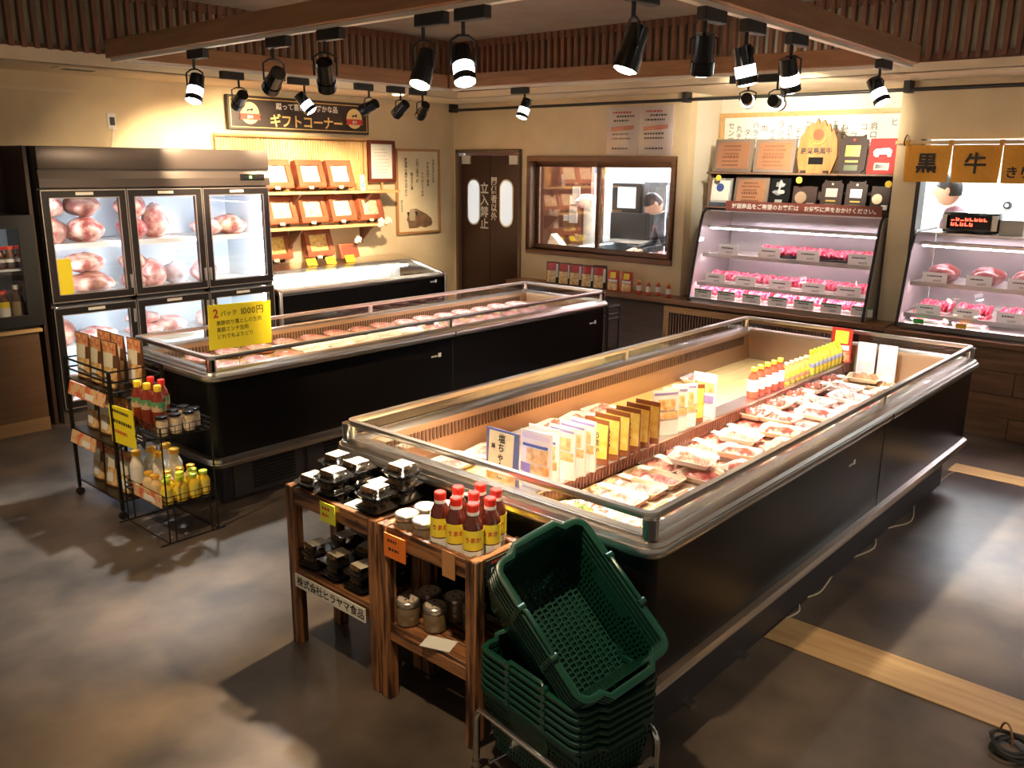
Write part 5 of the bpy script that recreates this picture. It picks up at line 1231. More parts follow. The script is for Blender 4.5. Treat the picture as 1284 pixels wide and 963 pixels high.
BOXR = mat('gift_box', (.30, .085, .04), .45, c2=(.36, .11, .055), scale=12)
CONT = [mat('gift_content_%d' % i, a, .35, c2=b, scale=sc, contrast=(.45, .6), coat=.3) for i, (a, b, sc) in enumerate((((.86, .74, .55), (.60, .62, .28), 14), ((.88, .72, .56), (.72, .42, .28), 22), ((.88, .80, .62), (.80, .62, .40), 30), ((.86, .66, .46), (.70, .34, .20), 34), ((.82, .62, .20), (.62, .36, .10), 24)))]
def gift_box(X, Y, Z, k, label, sc=1.0, rz=.12):
    t = thing('gift_box', label, 'gift box', (0, 0, 0), 'gift boxes of the gift corner')
    w_, h_, d_ = .325, .255, .07
    a = MB(); fb = .052
    a.box(-w_/2, w_/2, 0, d_, 0, fb).box(-w_/2, w_/2, 0, d_, h_-fb, h_).box(-w_/2, -w_/2+fb, 0, d_, fb, h_-fb).box(w_/2-fb, w_/2, 0, d_, fb, h_-fb); a.build('box_frame', BOXR, t, bevel=.004, segs=1)
    MB().box(-w_/2+.004, w_/2-.004, d_-.008, d_-.002, .004, h_-.004).build('box_back', BOXR, t)
    MB().grid(lambda u, v: Vector((-w_/2+fb+(w_-2*fb)*u, .022-.008*math.sin(u*9)*math.sin(v*7), fb+(h_-2*fb)*v)), 10, 8).build('contents', CONT[k], t, smooth=True)
    s = MB(); s.box(-.05, -.042, -.01, .05, -.022, .0).box(.042, .05, -.01, .05, -.022, 0); s.build('easel', BLACKM, t)
    R = Matrix.Rotation(-.26, 4, 'X')
    MB().box(-.085, -.03, -.028, -.024, -.020, .006).build('price_slip', mat('slip', (.80, .66, .46), .6), t)
    t.matrix_world = Matrix.Translation((X, Y, Z+.036)) @ Matrix.Rotation(rz, 4, 'Z') @ R
    t.scale = (sc, sc, sc)
for i, px_ in enumerate((352, 394, 431)): gift_box(aty(px_, 232, 6.79).x, 6.79, 1.592, (0, 1, 2)[i], ('gift box of pale meat with a green leaf on the upper gift shelf', 'gift box of pinkish meat in the middle of the upper gift shelf', 'gift box of white packs next to the certificate on the upper shelf')[i])
for i, px_ in enumerate((358, 397, 434, 469)): gift_box(aty(px_, 278, 6.79).x, 6.79, 1.275, (3, 3, 1, 3)[i], ('gift box of small rolls nearest the tall fridge on the lower shelf', 'gift box of divided pale slices on the lower gift shelf', 'gift box with a single leaf garnish on the lower gift shelf', 'gift box of pink strips at the bracket end of the lower shelf')[i])
zl2 = zb+.002
for i, px_ in enumerate((350, 404)): gift_box(aty(px_, 315, 6.92).x, 6.915, zl2+.01, (4, 4)[i], ('gift box of golden cutlets half hidden by the fridge', 'gift box of golden cutlets standing on the chest freezer ledge')[i], 1.05)
p = aty(438, 312, 6.9); t = thing('flat_gift_box', 'closed reddish brown gift box leaning on the chest freezer ledge', 'gift box', (p.x, 6.9, zl2+.006))
MB().obox((p.x, 6.915, zl2+.075), (.22, .045, .14), Matrix.Rotation(-.35, 3, 'X')).build('box', BOXR, t, bevel=.005); MB().obox((p.x, 6.892, zl2+.079), (.19, .002, .11), Matrix.Rotation(-.35, 3, 'X')).build('lid_panel', mat('gift_lid', (.24, .065, .03), .4), t)
for i, (px_, py_, s_) in enumerate(((478, 279, .045), (487, 277, .04), (449, 300, .04))):
    q = aty(px_, py_, 6.72 if i < 2 else 6.86); b = MB()
    for k in range(5): b.blob(q+Vector((.02*math.sin(k*2.2), .006*math.cos(k*2), .02*math.cos(k*1.9))), (s_*.6, .012, s_*.5), Matrix.Rotation(k*.8, 3, 'Y'), 8, 6, .35, 900+k+i*7)
    tag(b.build('paper_ornament', mat('crepe_white', (.86, .82, .74), .6), smooth=True), 'crumpled white paper ornament hanging by the gift shelves', 'ornament', 'paper ornaments at the gift corner')
q = aty(455, 226, 6.76); o = MB().obox((q.x, 6.765, 1.665), (.05, .004, .145), Matrix.Rotation(-.1, 3, 'X')).build('leaflet', PAPER); tag(o, 'slim white leaflet with a blue band beside the certificate', 'leaflet'); MB().obox((q.x, 6.761, 1.645), (.035, .003, .05), Matrix.Rotation(-.1, 3, 'X')).build('blue_band', mat('blue_band', (.10, .35, .62), .5), o)
t = thing('certificate', 'white certificate in a dark red wooden frame on the upper gift shelf', 'certificate', (5.87, 6.93, 1.593))
X0, X1, Z0, Z1 = 5.69, 6.04, 1.665, 2.07
f = MB(); f.box(X0, X1, 6.93, 6.955, Z0, Z0+.035).box(X0, X1, 6.93, 6.955, Z1-.035, Z1).box(X0, X0+.035, 6.93, 6.955, Z0+.035, Z1-.035).box(X1-.035, X1, 6.93, 6.955, Z0+.035, Z1-.035); f.build('frame', mat('frame_red', (.16, .035, .02), .35), t, bevel=.003, segs=1)
MB().box(X0+.03, X1-.03, 6.945, 6.952, Z0+.03, Z1-.03).build('paper', PAPER, t); m = MB(); print_lines(m, (X0+.07, 6.9435, Z1-.09), (1, 0, 0), (0, 0, 1), .21, 8, .032, .005, seed=31, col=.014); m.build('lettering', mat('ink_grey', (.35, .32, .30), .6), t)
MB().box(5.86, 5.88, 6.94, 6.952, 1.593, Z0).build('stand', LIGHTWOOD, t)
# gift corner sign
t = thing('gift_sign', 'black gift corner sign with gold lettering and two round emblems', 'sign', (4.95, 6.97, 2.115))
SX0, SX1, SZ0, SZ1 = 4.19, 5.725, 2.118, 2.408; YS = 6.955
MB().box(SX0, SX1, YS, 6.999, SZ0, SZ1).build('board', mat('sign_black', (.035, .022, .018), .4), t, bevel=.003, segs=1)
b = MB(); g = .022
b.box(SX0+g, SX1-g, YS-.002, YS, SZ0+g, SZ0+g+.007).box(SX0+g, SX1-g, YS-.002, YS, SZ1-g-.007, SZ1-g).box(SX0+g, SX0+g+.007, YS-.002, YS, SZ0+g, SZ1-g).box(SX1-g-.007, SX1-g, YS-.002, YS, SZ0+g, SZ1-g); b.build('gold_border', GOLD, t)
MB().glyphs('ギフトコーナー', (4.60, YS-.002, 2.165), (1, 0, 0), (0, 0, 1), .118, bold=True, spacing=.98).build('gold_lettering', mat('gold_bright', (.92, .62, .22), .45), t)
MB().glyphs('贈って喜ばれる確かな品', (4.67, YS-.002, 2.31), (1, 0, 0), (0, 0, 1), .062, bold=True).build('white_lettering', INKW, t)
for xc in (4.40, 5.545):
    e = MB().cyl((xc, YS-.006, 2.262), (xc, YS-.001, 2.262), .092, n=28).build('emblem', mat('emblem_gold', (.84, .64, .30), .5), t)
    MB().prism([(-.105, -.045), (-.09, -.02), (-.105, .005), (.105, .005), (.09, -.02), (.105, -.045)], (xc, YS-.007, 2.252), (1, 0, 0), (0, 0, 1), .003).build('ribbon', mat('ribbon_red', (.60, .06, .03), .5), e)
    MB().prism([(-.03, 0), (-.028, .018), (.01, .022), (.024, .03), (.034, .018), (.026, .012), (.024, 0), (.016, 0), (.014, .008), (-.014, .008), (-.016, 0)], (xc, YS-.007, 2.275), (1, 0, 0), (0, 0, 1), .002).build('cow_mark', INK, e)
    MB().glyphs('黒牛', (xc-.03, YS-.0105, 2.218), (1, 0, 0), (0, 0, 1), .03, bold=True).build('ribbon_lettering', INKW, e)
# calligraphy poster with a resting cow
t = thing('framed_poster', 'tall framed poster with brush calligraphy and a resting brown cow', 'poster', (6.395, 6.98, 1.12))
X0, X1, Z0, Z1 = 6.085, 6.705, 1.122, 1.998
f = MB(); f.box(X0, X1, 6.972, 6.999, Z0, Z0+.025).box(X0, X1, 6.972, 6.999, Z1-.025, Z1).box(X0, X0+.025, 6.972, 6.999, Z0+.025, Z1-.025).box(X1-.025, X1, 6.972, 6.999, Z0+.025, Z1-.025); f.build('frame', wood('poster_frame', (.42, .20, .07), (.50, .26, .10), axis=2), t, bevel=.003, segs=1)
MB().box(X0+.02, X1-.02, 6.985, 6.998, Z0+.02, Z1-.02).build('paper', mat('poster_paper', (.74, .62, .40), .6, c2=(.80, .70, .48), scale=4), t)
for i, (dx, dz, tx, sz) in enumerate(((.53, .10, '大切な日に心を', .036), (.45, .13, '牛を込めて食品', .036), (.37, .24, 'ありがとうの気', .036), (.30, .10, '感謝上品の味様', .038), (.22, .24, '贈る日に喜', .036), (.14, .09, '鹿児島の黒牛をお客様に', .036), (.075, .52, '特選年月日', .024))):
    MB().glyphs(tx, (X0+dx, 6.9835, Z1-dz), (1, 0, 0), (0, 0, 1), sz, vertical=True, bold=True).build('calligraphy', INK, t)
ck_ = MB().prism([(.17, .03), (.16, .09), (.14, .12), (.16, .17), (.20, .20), (.23, .22), (.27, .235), (.31, .22), (.36, .20), (.43, .17), (.49, .13), (.51, .08), (.49, .05), (.40, .03), (.33, .045), (.29, .03)], (X0, 6.9845, Z0+.03), (1, 0, 0), (0, 0, 1), .001).build('cow_print', mat('cow_brown', (.14, .075, .04), .6, c2=(.26, .15, .08), scale=14), t)
MB().prism([(.17, .15), (.155, .20), (.175, .205), (.19, .23), (.25, .235), (.265, .21), (.29, .22), (.28, .19), (.26, .16), (.25, .09), (.215, .075), (.19, .09)], (X0, 6.983, Z0+.03), (1, 0, 0), (0, 0, 1), .001).build('cow_head', mat('cow_grey', (.46, .36, .25), .6), t)
for (xa, xb, za, zc) in ((.155, .17, .165, .20), (.265, .285, .17, .205)): MB().prism([(xa, za), (xb, za-.01), (xb+.008, zc), (xa-.012, zc)], (X0, 6.9828, Z0+.03), (1, 0, 0), (0, 0, 1), .001).build('cow_ear', INK, t)
MB().prism([(.19, .08), (.245, .08), (.25, .11), (.185, .11)], (X0, 6.9815, Z0+.03), (1, 0, 0), (0, 0, 1), .001).build('cow_muzzle', MATS['cow_brown'], t)
# ================================================================ plastic sheets over the window
for i, (a, b) in enumerate((((762, 135), (799, 195)), ((802.5, 133), (842, 195)))):
    p, q = atx(*a, 6.925), atx(*b, 6.925); u = Vector((0, -1, 0)); v = Vector((0, 0, 1)); w_ = p.y-q.y; h_ = p.z-1.945
    t = thing('meat_leaflet', ('plastic covered meat leaflet over the middle of the kitchen window', 'plastic covered meat leaflet next to the white recess')[i], 'poster', (6.925, (p.y+q.y)/2, 1.945))
    MB().box(6.926, 6.939, q.y, p.y, 1.945, p.z).build('sheet', mat('leaflet_pink', (.76, .66, .62), .5), t)
    for k, (fv, n) in enumerate(((.87, 1), (.79, 1), (.70, 1), (.42, 1), (.33, 1), (.12, 1))):
        m = MB(); print_lines(m, Vector((6.9245, p.y, 1.945))+u*w_*(.16+.12*(k == 1))+v*h_*fv, u, v, w_*.66, n, .03, h_*.035, seed=60+k+i*9, col=.022); m.build('lettering', INKR if k == 0 else INK, t)
    MB().prism([(.14, .50), (.86, .53), (.86, .62), (.14, .58)], (6.9245, p.y, 1.945), u*w_, v*h_, -.001 if False else .001).build('meat_print', mat('meat_print', (.60, .16, .10), .5, c2=(.78, .34, .24), scale=30, stretch=(1, .2, 3)), t)
    MB().grid(lambda a_, c_: Vector((6.921-.006*math.sin(a_*PI)*math.sin(c_*PI), p.y-w_*a_, 1.945+h_*c_)), 8, 8).build('plastic_cover', FILM, t, smooth=True)
# ================================================================ award plaques over the showcase
ps = thing('plaque_shelf', 'brown wooden two board shelf of award plaques over the showcase', 'shelf', (7.15, 3.1, 1.487))
PSM = wood('plaque_wood', (.16, .095, .06), (.22, .13, .085), axis=1, scale=4)
MB().box(6.97, 7.36, 2.31, 3.90, 1.79, 1.806).build('upper_board', PSM, ps, bevel=.002, segs=1)
MB().box(6.96, 7.36, 2.34, 3.89, 1.50, 1.516).build('lower_board', PSM, ps, bevel=.002, segs=1)
MB().box(7.0, 7.36, 3.875, 3.89, 1.516, 1.79).build('side_board', PSM, ps); MB().box(7.345, 7.36, 2.34, 3.875, 1.516, 1.79).build('back_board', mat('plaque_back', (.05, .035, .03), .5), ps)
for y in (2.36, 3.86): MB().box(7.0, 7.34, y-.012, y+.012, 1.487, 1.50).build('foot', PSM, ps)
COPPER = mat('copper_plate', (.78, .40, .22), .32, .75); DKW = mat('plaque_dark', (.030, .009, .007), .55); GREYW = mat('plaque_grey', (.20, .15, .12), .45); GOLDM = mat('gold_metal', (.80, .58, .16), .3, .8); SILV = mat('silver_metal', (.66, .66, .62), .35, .8)
def pframe(px0, px1, pyb, pyt, X, zb_):
    a, b = atx(px0, pyb, X), atx(px1, pyb, X); top = atx((px0+px1)/2, pyt, X+.03)
    return (a.y+b.y)/2, a.y-b.y, top.z-zb_
def plaque(px0, px1, pyt, zb_, label, kind, X=7.02, lean=.14, name='award_plaque'):
    yc, w_, h_ = pframe(px0, px1, 215, pyt, X, zb_)
    t = thing(name, label, 'plaque', (X, yc, zb_)); O = Matrix.Translation((X, yc, zb_)) @ Matrix.Rotation(lean, 4, 'Y')
    OFF[t.name] = Vector((0, 0, 0)); t.matrix_world = O; th = .018
    fx = -.001
    def plate(y0, y1, z0, z1, m_, nm='plate', d=.003): MB().box(-d, 0, y0*w_, y1*w_, z0*h_, z1*h_).build(nm, m_, t)
    if kind == 'copper':
        MB().box(0, th, -w_/2, w_/2, 0, h_).build('board', GREYW, t, bevel=.004, segs=1); plate(-.41, .41, .10, .90, COPPER)
        for k in range(6):
            m = MB(); print_lines(m, (-.0035, w_*.28, h_*(.76-.115*k)), (0, -1, 0), (0, 0, 1), w_*.56, 1, .02, h_*(.05 if k != 3 else .085), seed=k+int(px0), col=.010 if k != 3 else .018); m.build('engraving', mat('engrave', (.22, .08, .04), .5), t)
    elif kind == 'trophy':
        poly = [(-.38, 0), (.38, 0), (.50, .30), (.46, .62), (.40, .70), (.36, .80), (.30, .74), (.24, .90), (.18, .84), (.10, .97), (0, .90), (-.06, 1.0), (-.12, .88), (-.20, .93), (-.25, .82), (-.32, .86), (-.36, .74), (-.44, .66), (-.48, .30)]
        MB().prism([(p[0]*w_, p[1]*h_) for p in poly], (0, 0, 0), (0, -1, 0), (0, 0, 1), -.03).build('wood_body', mat('trophy_wood', (.33, .13, .03), .55, c2=(.42, .19, .05), scale=6, stretch=(1, 4, .6)), t)
        MB().cyl((-.004, 0, .70*h_), (0, 0, .70*h_), w_*.13, n=20).build('medal', mat('medal_red', (.42, .10, .05), .35, .5), t)
        MB().path([(-.004, w_*.20*math.cos(a), .66*h_+w_*.17*math.sin(a)) for a in [PI*(1+k/12) for k in range(13)]], .006, 6).build('laurel', GOLDM, t)
        MB().glyphs('鹿児島黒牛', (-.0025, w_*.40, .36*h_), (0, -1, 0), (0, 0, 1), w_*.155, bold=True).build('lettering', INK, t); plate(-.18, .18, .16, .29, BLACKG, 'name_plate')
        for y in (-.28, .28): MB().box(-.02, .06, y*w_-.02, y*w_+.02, -.0, .02).build('foot', DKW, t)
    elif kind in ('gold', 'silver'):
        poly = [(-.40, 0), (.40, 0), (.42, .06), (.50, .10), (.50, .86), (.40, .90), (.38, 1.0), (.28, .96), (-.28, .96), (-.38, 1.0), (-.40, .90), (-.50, .86), (-.50, .10), (-.42, .06)]
        MB().prism([(p[0]*w_, p[1]*h_) for p in poly], (0, 0, 0), (0, -1, 0), (0, 0, 1), -th).build('board', DKW, t)
        plate(-.26, .28, .44, .72, GOLDM if kind == 'gold' else SILV); plate(-.22, .24, .29, .34, GOLDM, 'ribbon_plate'); plate(-.24, .26, .08, .22, mat('plate_green', (.12, .14, .09), .4, .5), 'name_plate')
        MB().cyl((-.004, 0, .86*h_), (0, 0, .86*h_), w_*.05, n=12).build('crest', INKR if kind == 'gold' else SILV, t)
    elif kind == 'red':
        MB().box(0, th, -w_/2, w_/2, 0, h_).build('board', mat('plaque_red', (.45, .008, .010), .6), t)
        MB().prism([(-.30, .52), (-.34, .62), (-.24, .70), (.22, .72), (.32, .66), (.30, .50), (.20, .48), (.18, .56), (-.12, .56), (-.14, .48), (-.22, .48)], (0, 0, 0), (0, -w_, 0), (0, 0, h_), .008).build('silver_cow', SILV, t)
        plate(-.28, .24, .12, .30, GOLDM, 'name_rim'); plate(-.25, .21, .14, .28, BLACKG, 'name_plate', .004)
    elif kind == 'cert':
        MB().box(0, th, -w_/2, w_/2, .12*h_, h_).build('board', SILV, t); plate(-.40, .40, .20, .92, PAPER, 'paper'); MB().cyl((-.006, 0, .66*h_), (-.003, 0, .66*h_), w_*.16, n=16).build('seal', mat('seal_blue', (.06, .10, .34), .4), t); MB().box(-.02, .05, -w_*.45, w_*.45, 0, .12*h_).build('base', BLACKG, t)
    elif kind == 'figure':
        MB().box(0, th, -w_/2, w_/2, 0, h_).build('board', BLACKG, t); m = MB(); m.blob((-.006, 0, .78*h_), (.006, w_*.2, h_*.10), None, 10, 6, .3, 4); m.blob((-.006, 0, .52*h_), (.006, w_*.26, h_*.08), None, 10, 6, .3, 5); m.cyl((-.006, 0, .5*h_), (-.006, 0, .75*h_), .006, n=8); m.build('figure', SILV, t, smooth=True); plate(-.18, .18, .12, .28, SILV, 'name_plate')
    elif kind == 'medal':
        MB().box(0, .03, -w_/2, w_/2, 0, h_).build('board', DKW, t, bevel=.004, segs=1); MB().cyl((-.006, w_*.14, .5*h_), (0, w_*.14, .5*h_), min(w_, h_)*.26, n=22).build('medal', mat('medal_bronze', (.55, .40, .28), .35, .7), t); plate(-.42, -.12, .10, .28, SILV, 'name_plate')
    return t
ZU, ZLo = 1.807, 1.517
plaque(893, 941, 174, ZU, 'copper award plate in a grey frame at the outer end of the upper plaque shelf', 'copper'); plaque(943, 994, 174, ZU, 'copper award plate in a grey frame beside the golden trophy', 'copper')
plaque(996, 1047, 148, ZU, 'golden wooden trophy with jagged top and black lettering', 'trophy', lean=.06, name='award_trophy'); plaque(1049, 1083, 168, ZU, 'dark wooden plaque with a golden plate on the upper shelf', 'gold'); plaque(1086, 1121, 173, ZU, 'bright red plaque with a silver cow', 'red')
plaque(889, 918, 223, ZLo, 'small white certificate stand with a blue seal on the lower plaque shelf', 'cert'); plaque(921, 964, 221, ZLo, 'copper award plate on the lower plaque shelf', 'copper'); plaque(966, 991, 222, ZLo, 'black plaque with a silver figure on the lower shelf', 'figure')
plaque(995, 1026, 233, ZLo, 'dark box plaque with round bronze medal beside the silver figure', 'medal'); plaque(1031, 1058, 225, ZLo, 'dark plaque with silver plate beside the bronze medal box', 'silver'); plaque(1062, 1089, 226, ZLo, 'dark plaque with silver plate between its twin and the last medal box', 'silver'); plaque(1094, 1119, 233, ZLo, 'dark box plaque with round bronze medal beside the pillar', 'medal')
for i, (px_, py_) in enumerate(((901, 223), (1002, 226), (1114, 231))):
    p = atx(px_, py_, 6.965); t = MB(); t.cyl((6.963, p.y, p.z), (6.969, p.y, p.z), .026, n=18); tag(t.build('rosette', mat('rosette_yellow', (.90, .66, .06), .5), smooth=True), 'round yellow rosette hung on the edge of the upper plaque shelf', 'rosette', 'rosettes on the plaque shelf')
zt0, zt1 = atx(910, 250.5, 6.925).z, atx(1106, 272, 6.925).z
ya, yb = atx(910, 255, 6.925).y, atx(1106, 266, 6.925).y
t = thing('service_sign', 'long reddish brown sign with white lettering along the showcase top', 'sign', (6.93, (ya+yb)/2, 1.487))
MB().box(6.924, 6.932, yb, ya, 1.487, 1.568).build('board', mat('sign_maroon', (.22, .055, .04), .45), t, bevel=.002, segs=1)
MB().glyphs('対面商品をご希望のお客様は', (6.9225, ya-.06, 1.510), (0, -1, 0), (0, 0, 1), .046, bold=True).build('lettering', INKW, t); MB().glyphs('お気軽に声をおかけください。', (6.9225, ya-.70, 1.510), (0, -1, 0), (0, 0, 1), .043, bold=True).build('lettering', INKW, t)
# menu board in the recess
t = thing('menu_board', 'white menu board of cuts in upright lettering behind the plaques', 'menu board', (7.48, 3.2, 1.75))
MB().box(7.485, 7.499, 2.31, 4.07, 1.75, 2.30).build('board', PAPER, t)
f = MB(); f.box(7.465, 7.499, 2.31, 4.075, 2.28, 2.32).box(7.465, 7.499, 4.03, 4.075, 1.75, 2.28); f.build('frame', LIGHTWOOD, t, bevel=.002, segs=1)
for i, tx in enumerate(('センマイ', '丸チョウ', 'タン', 'ハラミ', '肉厚', 'イチボ', 'ランプ', 'さがり', 'モモ', 'カイノミ', 'ロース', 'ミノ', 'カルビ', 'ねぎ', 'バラ', 'ヨコ', '肩ロース', 'リブ', 'ヒレ', 'サーロイン')):
    MB().glyphs(tx, (7.483, 3.96-i*.080, 2.245-.03*(i % 3)), (0, -1, 0), (0, 0, 1), .066, vertical=True).build('menu_lettering', INK, t)
# ================================================================ noren, register and the kitchen beyond
NOR = mat('noren_orange', (.72, .33, .035), .8, c2=(.76, .37, .05), scale=60, stretch=(1, 1, 1), bump=.1)
t = thing('noren_curtain', 'orange split noren curtain with black brush lettering on a pale pole', 'curtain', (6.90, 1.4, 1.75))
MB().cyl((6.905, 2.30, 2.035), (6.905, -.2, 2.035), .014, n=12).build('pole', mat('pole_pale', (.74, .52, .28), .5), t, smooth=True)
MB().path([(6.93, 2.235, 2.09), (6.90, 2.235, 2.07), (6.885, 2.235, 2.035), (6.90, 2.235, 2.016), (6.92, 2.235, 2.02)], .005, 6).build('hook', BLACKM, t)
ys = [atx(1134, 200, 6.9).y, atx(1193, 200, 6.9).y, atx(1256.5, 200, 6.9).y]; wn = ys[1]-ys[2]; ys += [ys[2]-wn, ys[2]-2*wn, ys[2]-3*wn]
for i in range(5):
    a, b = ys[i]-.002, ys[i+1]+.002; z1 = 2.018; z0 = 1.757
    def cl(u, v, a=a, b=b, i=i, s=1): 
        nar = .010*(1-v)*(1-v)
        return Vector((6.895+.010*(1-v)*math.sin(u*5+i*2), a-nar-(a-b-2*nar)*u, z0+(z1-z0)*v))
    pn = MB().grid(cl, 12, 8); pn.grid(lambda u, v: cl(1-u, v)+Vector((.002, 0, 0)), 12, 8); pn = pn.build('cloth_panel', NOR, t, smooth=True)
    for yy in (a-.01, b+.01): 
        if yy < a-.02 or i == 0: MB().box(6.885, 6.925, yy-.014, yy+.014, 2.012, 2.052).build('loop', mat('noren_loop', (.62, .30, .04), .8), pn)
    if i < 2: MB().glyphs('黒牛'[i], (6.884, (a+b)/2+.075, 1.835), (0, -1, 0), (0, 0, 1), .15, bold=True).build('brush_lettering', INK, pn)
    if i == 2: MB().glyphs('きりし', (6.884, a-.03, 1.80), (0, -1, 0), (0, 0, 1), .085, bold=True).build('brush_lettering', INK, pn)
t = thing('register_display', 'black customer display with glowing red characters on the side showcase', 'display', (7.05, 1.73, 1.396))
MB().box(7.0, 7.16, 1.56, 1.93, 1.40, 1.545).build('housing', BLACKG, t, bevel=.008); MB().box(6.985, 7.0, 1.60, 1.90, 1.425, 1.525).build('screen', mat('screen_black', (.01, .004, .004), .2), t)
for y in (1.905, 1.585): MB().box(6.985, 7.001, y-.022, y+.022, 1.42, 1.53).build('side_strip', ALU, t)
for k, (z, hgt, n) in enumerate(((1.485, .022, 8), (1.448, .026, 5))):
    m = MB(); rn = random.Random(k+2)
    for q in range(n):
        y = 1.87-q*.031; m.box(6.982, 6.9848, y-.022, y, z, z+.007)
        if rn.random() < .8: m.box(6.982, 6.9848, y-.007, y, z, z+hgt)
        if rn.random() < .6: m.box(6.982, 6.9848, y-.022, y-.015, z, z+hgt*.8)
    m.build('red_characters', emis('led_red', (1, .06, .03), 4), t)
MB().box(7.02, 7.14, 1.60, 1.90, 1.396, 1.40).build('base', BLACKM, t); MB().box(7.02, 7.14, 1.40, 1.555, 1.397, 1.50).build('side_unit', mat('unit_grey', (.42, .44, .44), .4), t)
p = atx(1258, 258, 9.3); o = thing('intercom', 'small round black and silver intercom on the white kitchen wall', 'fitting', (9.48, p.y, p.z)); MB().cyl((9.44, p.y, p.z), (9.499, p.y, p.z), .035, n=18).build('knob', BLACKM, o, smooth=True); MB().cyl((9.43, p.y, p.z), (9.445, p.y, p.z), .018, n=14).build('button', CHROME, o, smooth=True)
# work table, boards, machine
t = thing('prep_table', 'steel preparation table behind the kitchen window', 'table', (7.5, 5.3, 0)); MB().box(7.12, 7.62, 4.22, 6.6, .93, .955).build('table_top', STEEL, t, bevel=.003, segs=1)
for X in (7.15, 7.59):
    for Y in (4.25, 6.57): MB().box(X-.02, X+.02, Y-.02, Y+.02, 0, .93).build('leg', STEEL, t)
for i, (x, y, sx, sy, h_, c_, lb) in enumerate(((7.32, 5.95, .30, .45, .03, (.82, .84, .82), 'white cutting board by the brown partition side of the table'), (7.30, 5.35, .3, .5, .02, (.84, .86, .86), 'white cutting board in the middle of the preparation table'), (7.38, 5.0, .28, .18, .03, (.55, .62, .66), 'grey blue tray in front of the kitchen worker'))):
    tag(MB().box(x-sx/2, x+sx/2, y-sy/2, y+sy/2, .9555, .9555+h_).build('cutting_board', mat('board_%d' % i, c_, .5), bevel=.004), lb, 'board')
tag(lumps(.5, .25, 12, .07, 51).build('meat_pile', MEATP, smooth=True, loc=(0, 0, 0)), 'pink pile of meat on the table before the kitchen worker', 'meat').location = (7.28, 4.55, .957)
p = atx(700, 300, 7.35); tag(MB().prism([(-.13, 0), (.13, 0), (.08, .03), (-.06, .15)], (7.30, p.y, .987), (0, -1, 0), (0, 0, 1), -.10).build('paper_bag', mat('kraft', (.72, .58, .40), .7)), 'folded brown and white paper bag on the preparation table', 'bag')
mc = thing('label_machine', 'black label printing machine with a bright screen in the kitchen', 'machine', (8.4, 5.55, 0))
a, b, c_ = atx(770, 232, 8.3), atx(804, 268, 8.3), atx(825, 232, 8.3)
MB().box(8.2, 8.6, c_.y-.05, a.y+.1, .0, 1.0).build('cabinet', mat('machine_blue', (.10, .12, .15), .4), mc, bevel=.01); MB().box(8.25, 8.5, c_.y, a.y, 1.0, 1.34).build('printer_body', BLACKM, mc, bevel=.01)
MB().box(8.27, 8.34, b.y, a.y, 1.33, 1.66).build('monitor', BLACKM, mc, bevel=.006); MB().box(8.262, 8.269, b.y+.06, a.y-.08, 1.39, 1.62).build('monitor_screen', emis('monitor_glow', (.8, .9, 1), 1.0), mc)
MB().box(8.3, 8.4, c_.y-.12, b.y-.02, 1.33, 1.68).build('keypad_tower', mat('tower_grey', (.14, .15, .17), .4), mc, bevel=.006); MB().box(8.29, 8.30, c_.y-.10, c_.y+.02, 1.42, 1.62).build('tower_screen', mat('tower_screen', (.30, .33, .36), .3), mc)
MB().box(8.1, 8.26, c_.y, a.y-.1, 1.02, 1.05).build('scale_plate', STEEL, mc)
p = atx(740, 275, 8.0); t = thing('roll_column', 'tall off white roll of sheeting standing in the kitchen', 'roll', (8.0, p.y, 0)); MB().cyl((8.0, p.y, 0), (8.0, p.y, 1.48), .075, n=20).build('roll', mat('roll_white', (.82, .80, .74), .6), t, smooth=True); MB().blob((8.0, p.y+.06, 1.46), (.10, .14, .07), None, 12, 8, .2, 8).build('crumpled_end', WHITE, t, smooth=True)
for i, (px_, py_, s_) in enumerate(((723, 240, .11), (720, 252, .12), (719, 262, .11), (719, 273, .12), (710, 273, .07))):
    p = atx(px_, py_, 8.295); tag(MB().box(8.288, 8.296, p.y-s_/2, p.y+s_/2, p.z-s_/2, p.z+s_/2).build('memo_paper', PAPER), 'white memo sheet pinned on the brown kitchen partition', 'paper', 'memo sheets on the partition')
p = atx(747, 215, 9.4); tag(MB().box(9.485, 9.498, p.y-.10, p.y+.10, 1.75, 2.35).build('wall_chart', mat('chart_blue', (.10, .32, .58), .5, c2=(.85, .72, .20), scale=2.0, contrast=(.48, .52))), 'blue and yellow chart on the kitchen wall', 'poster')
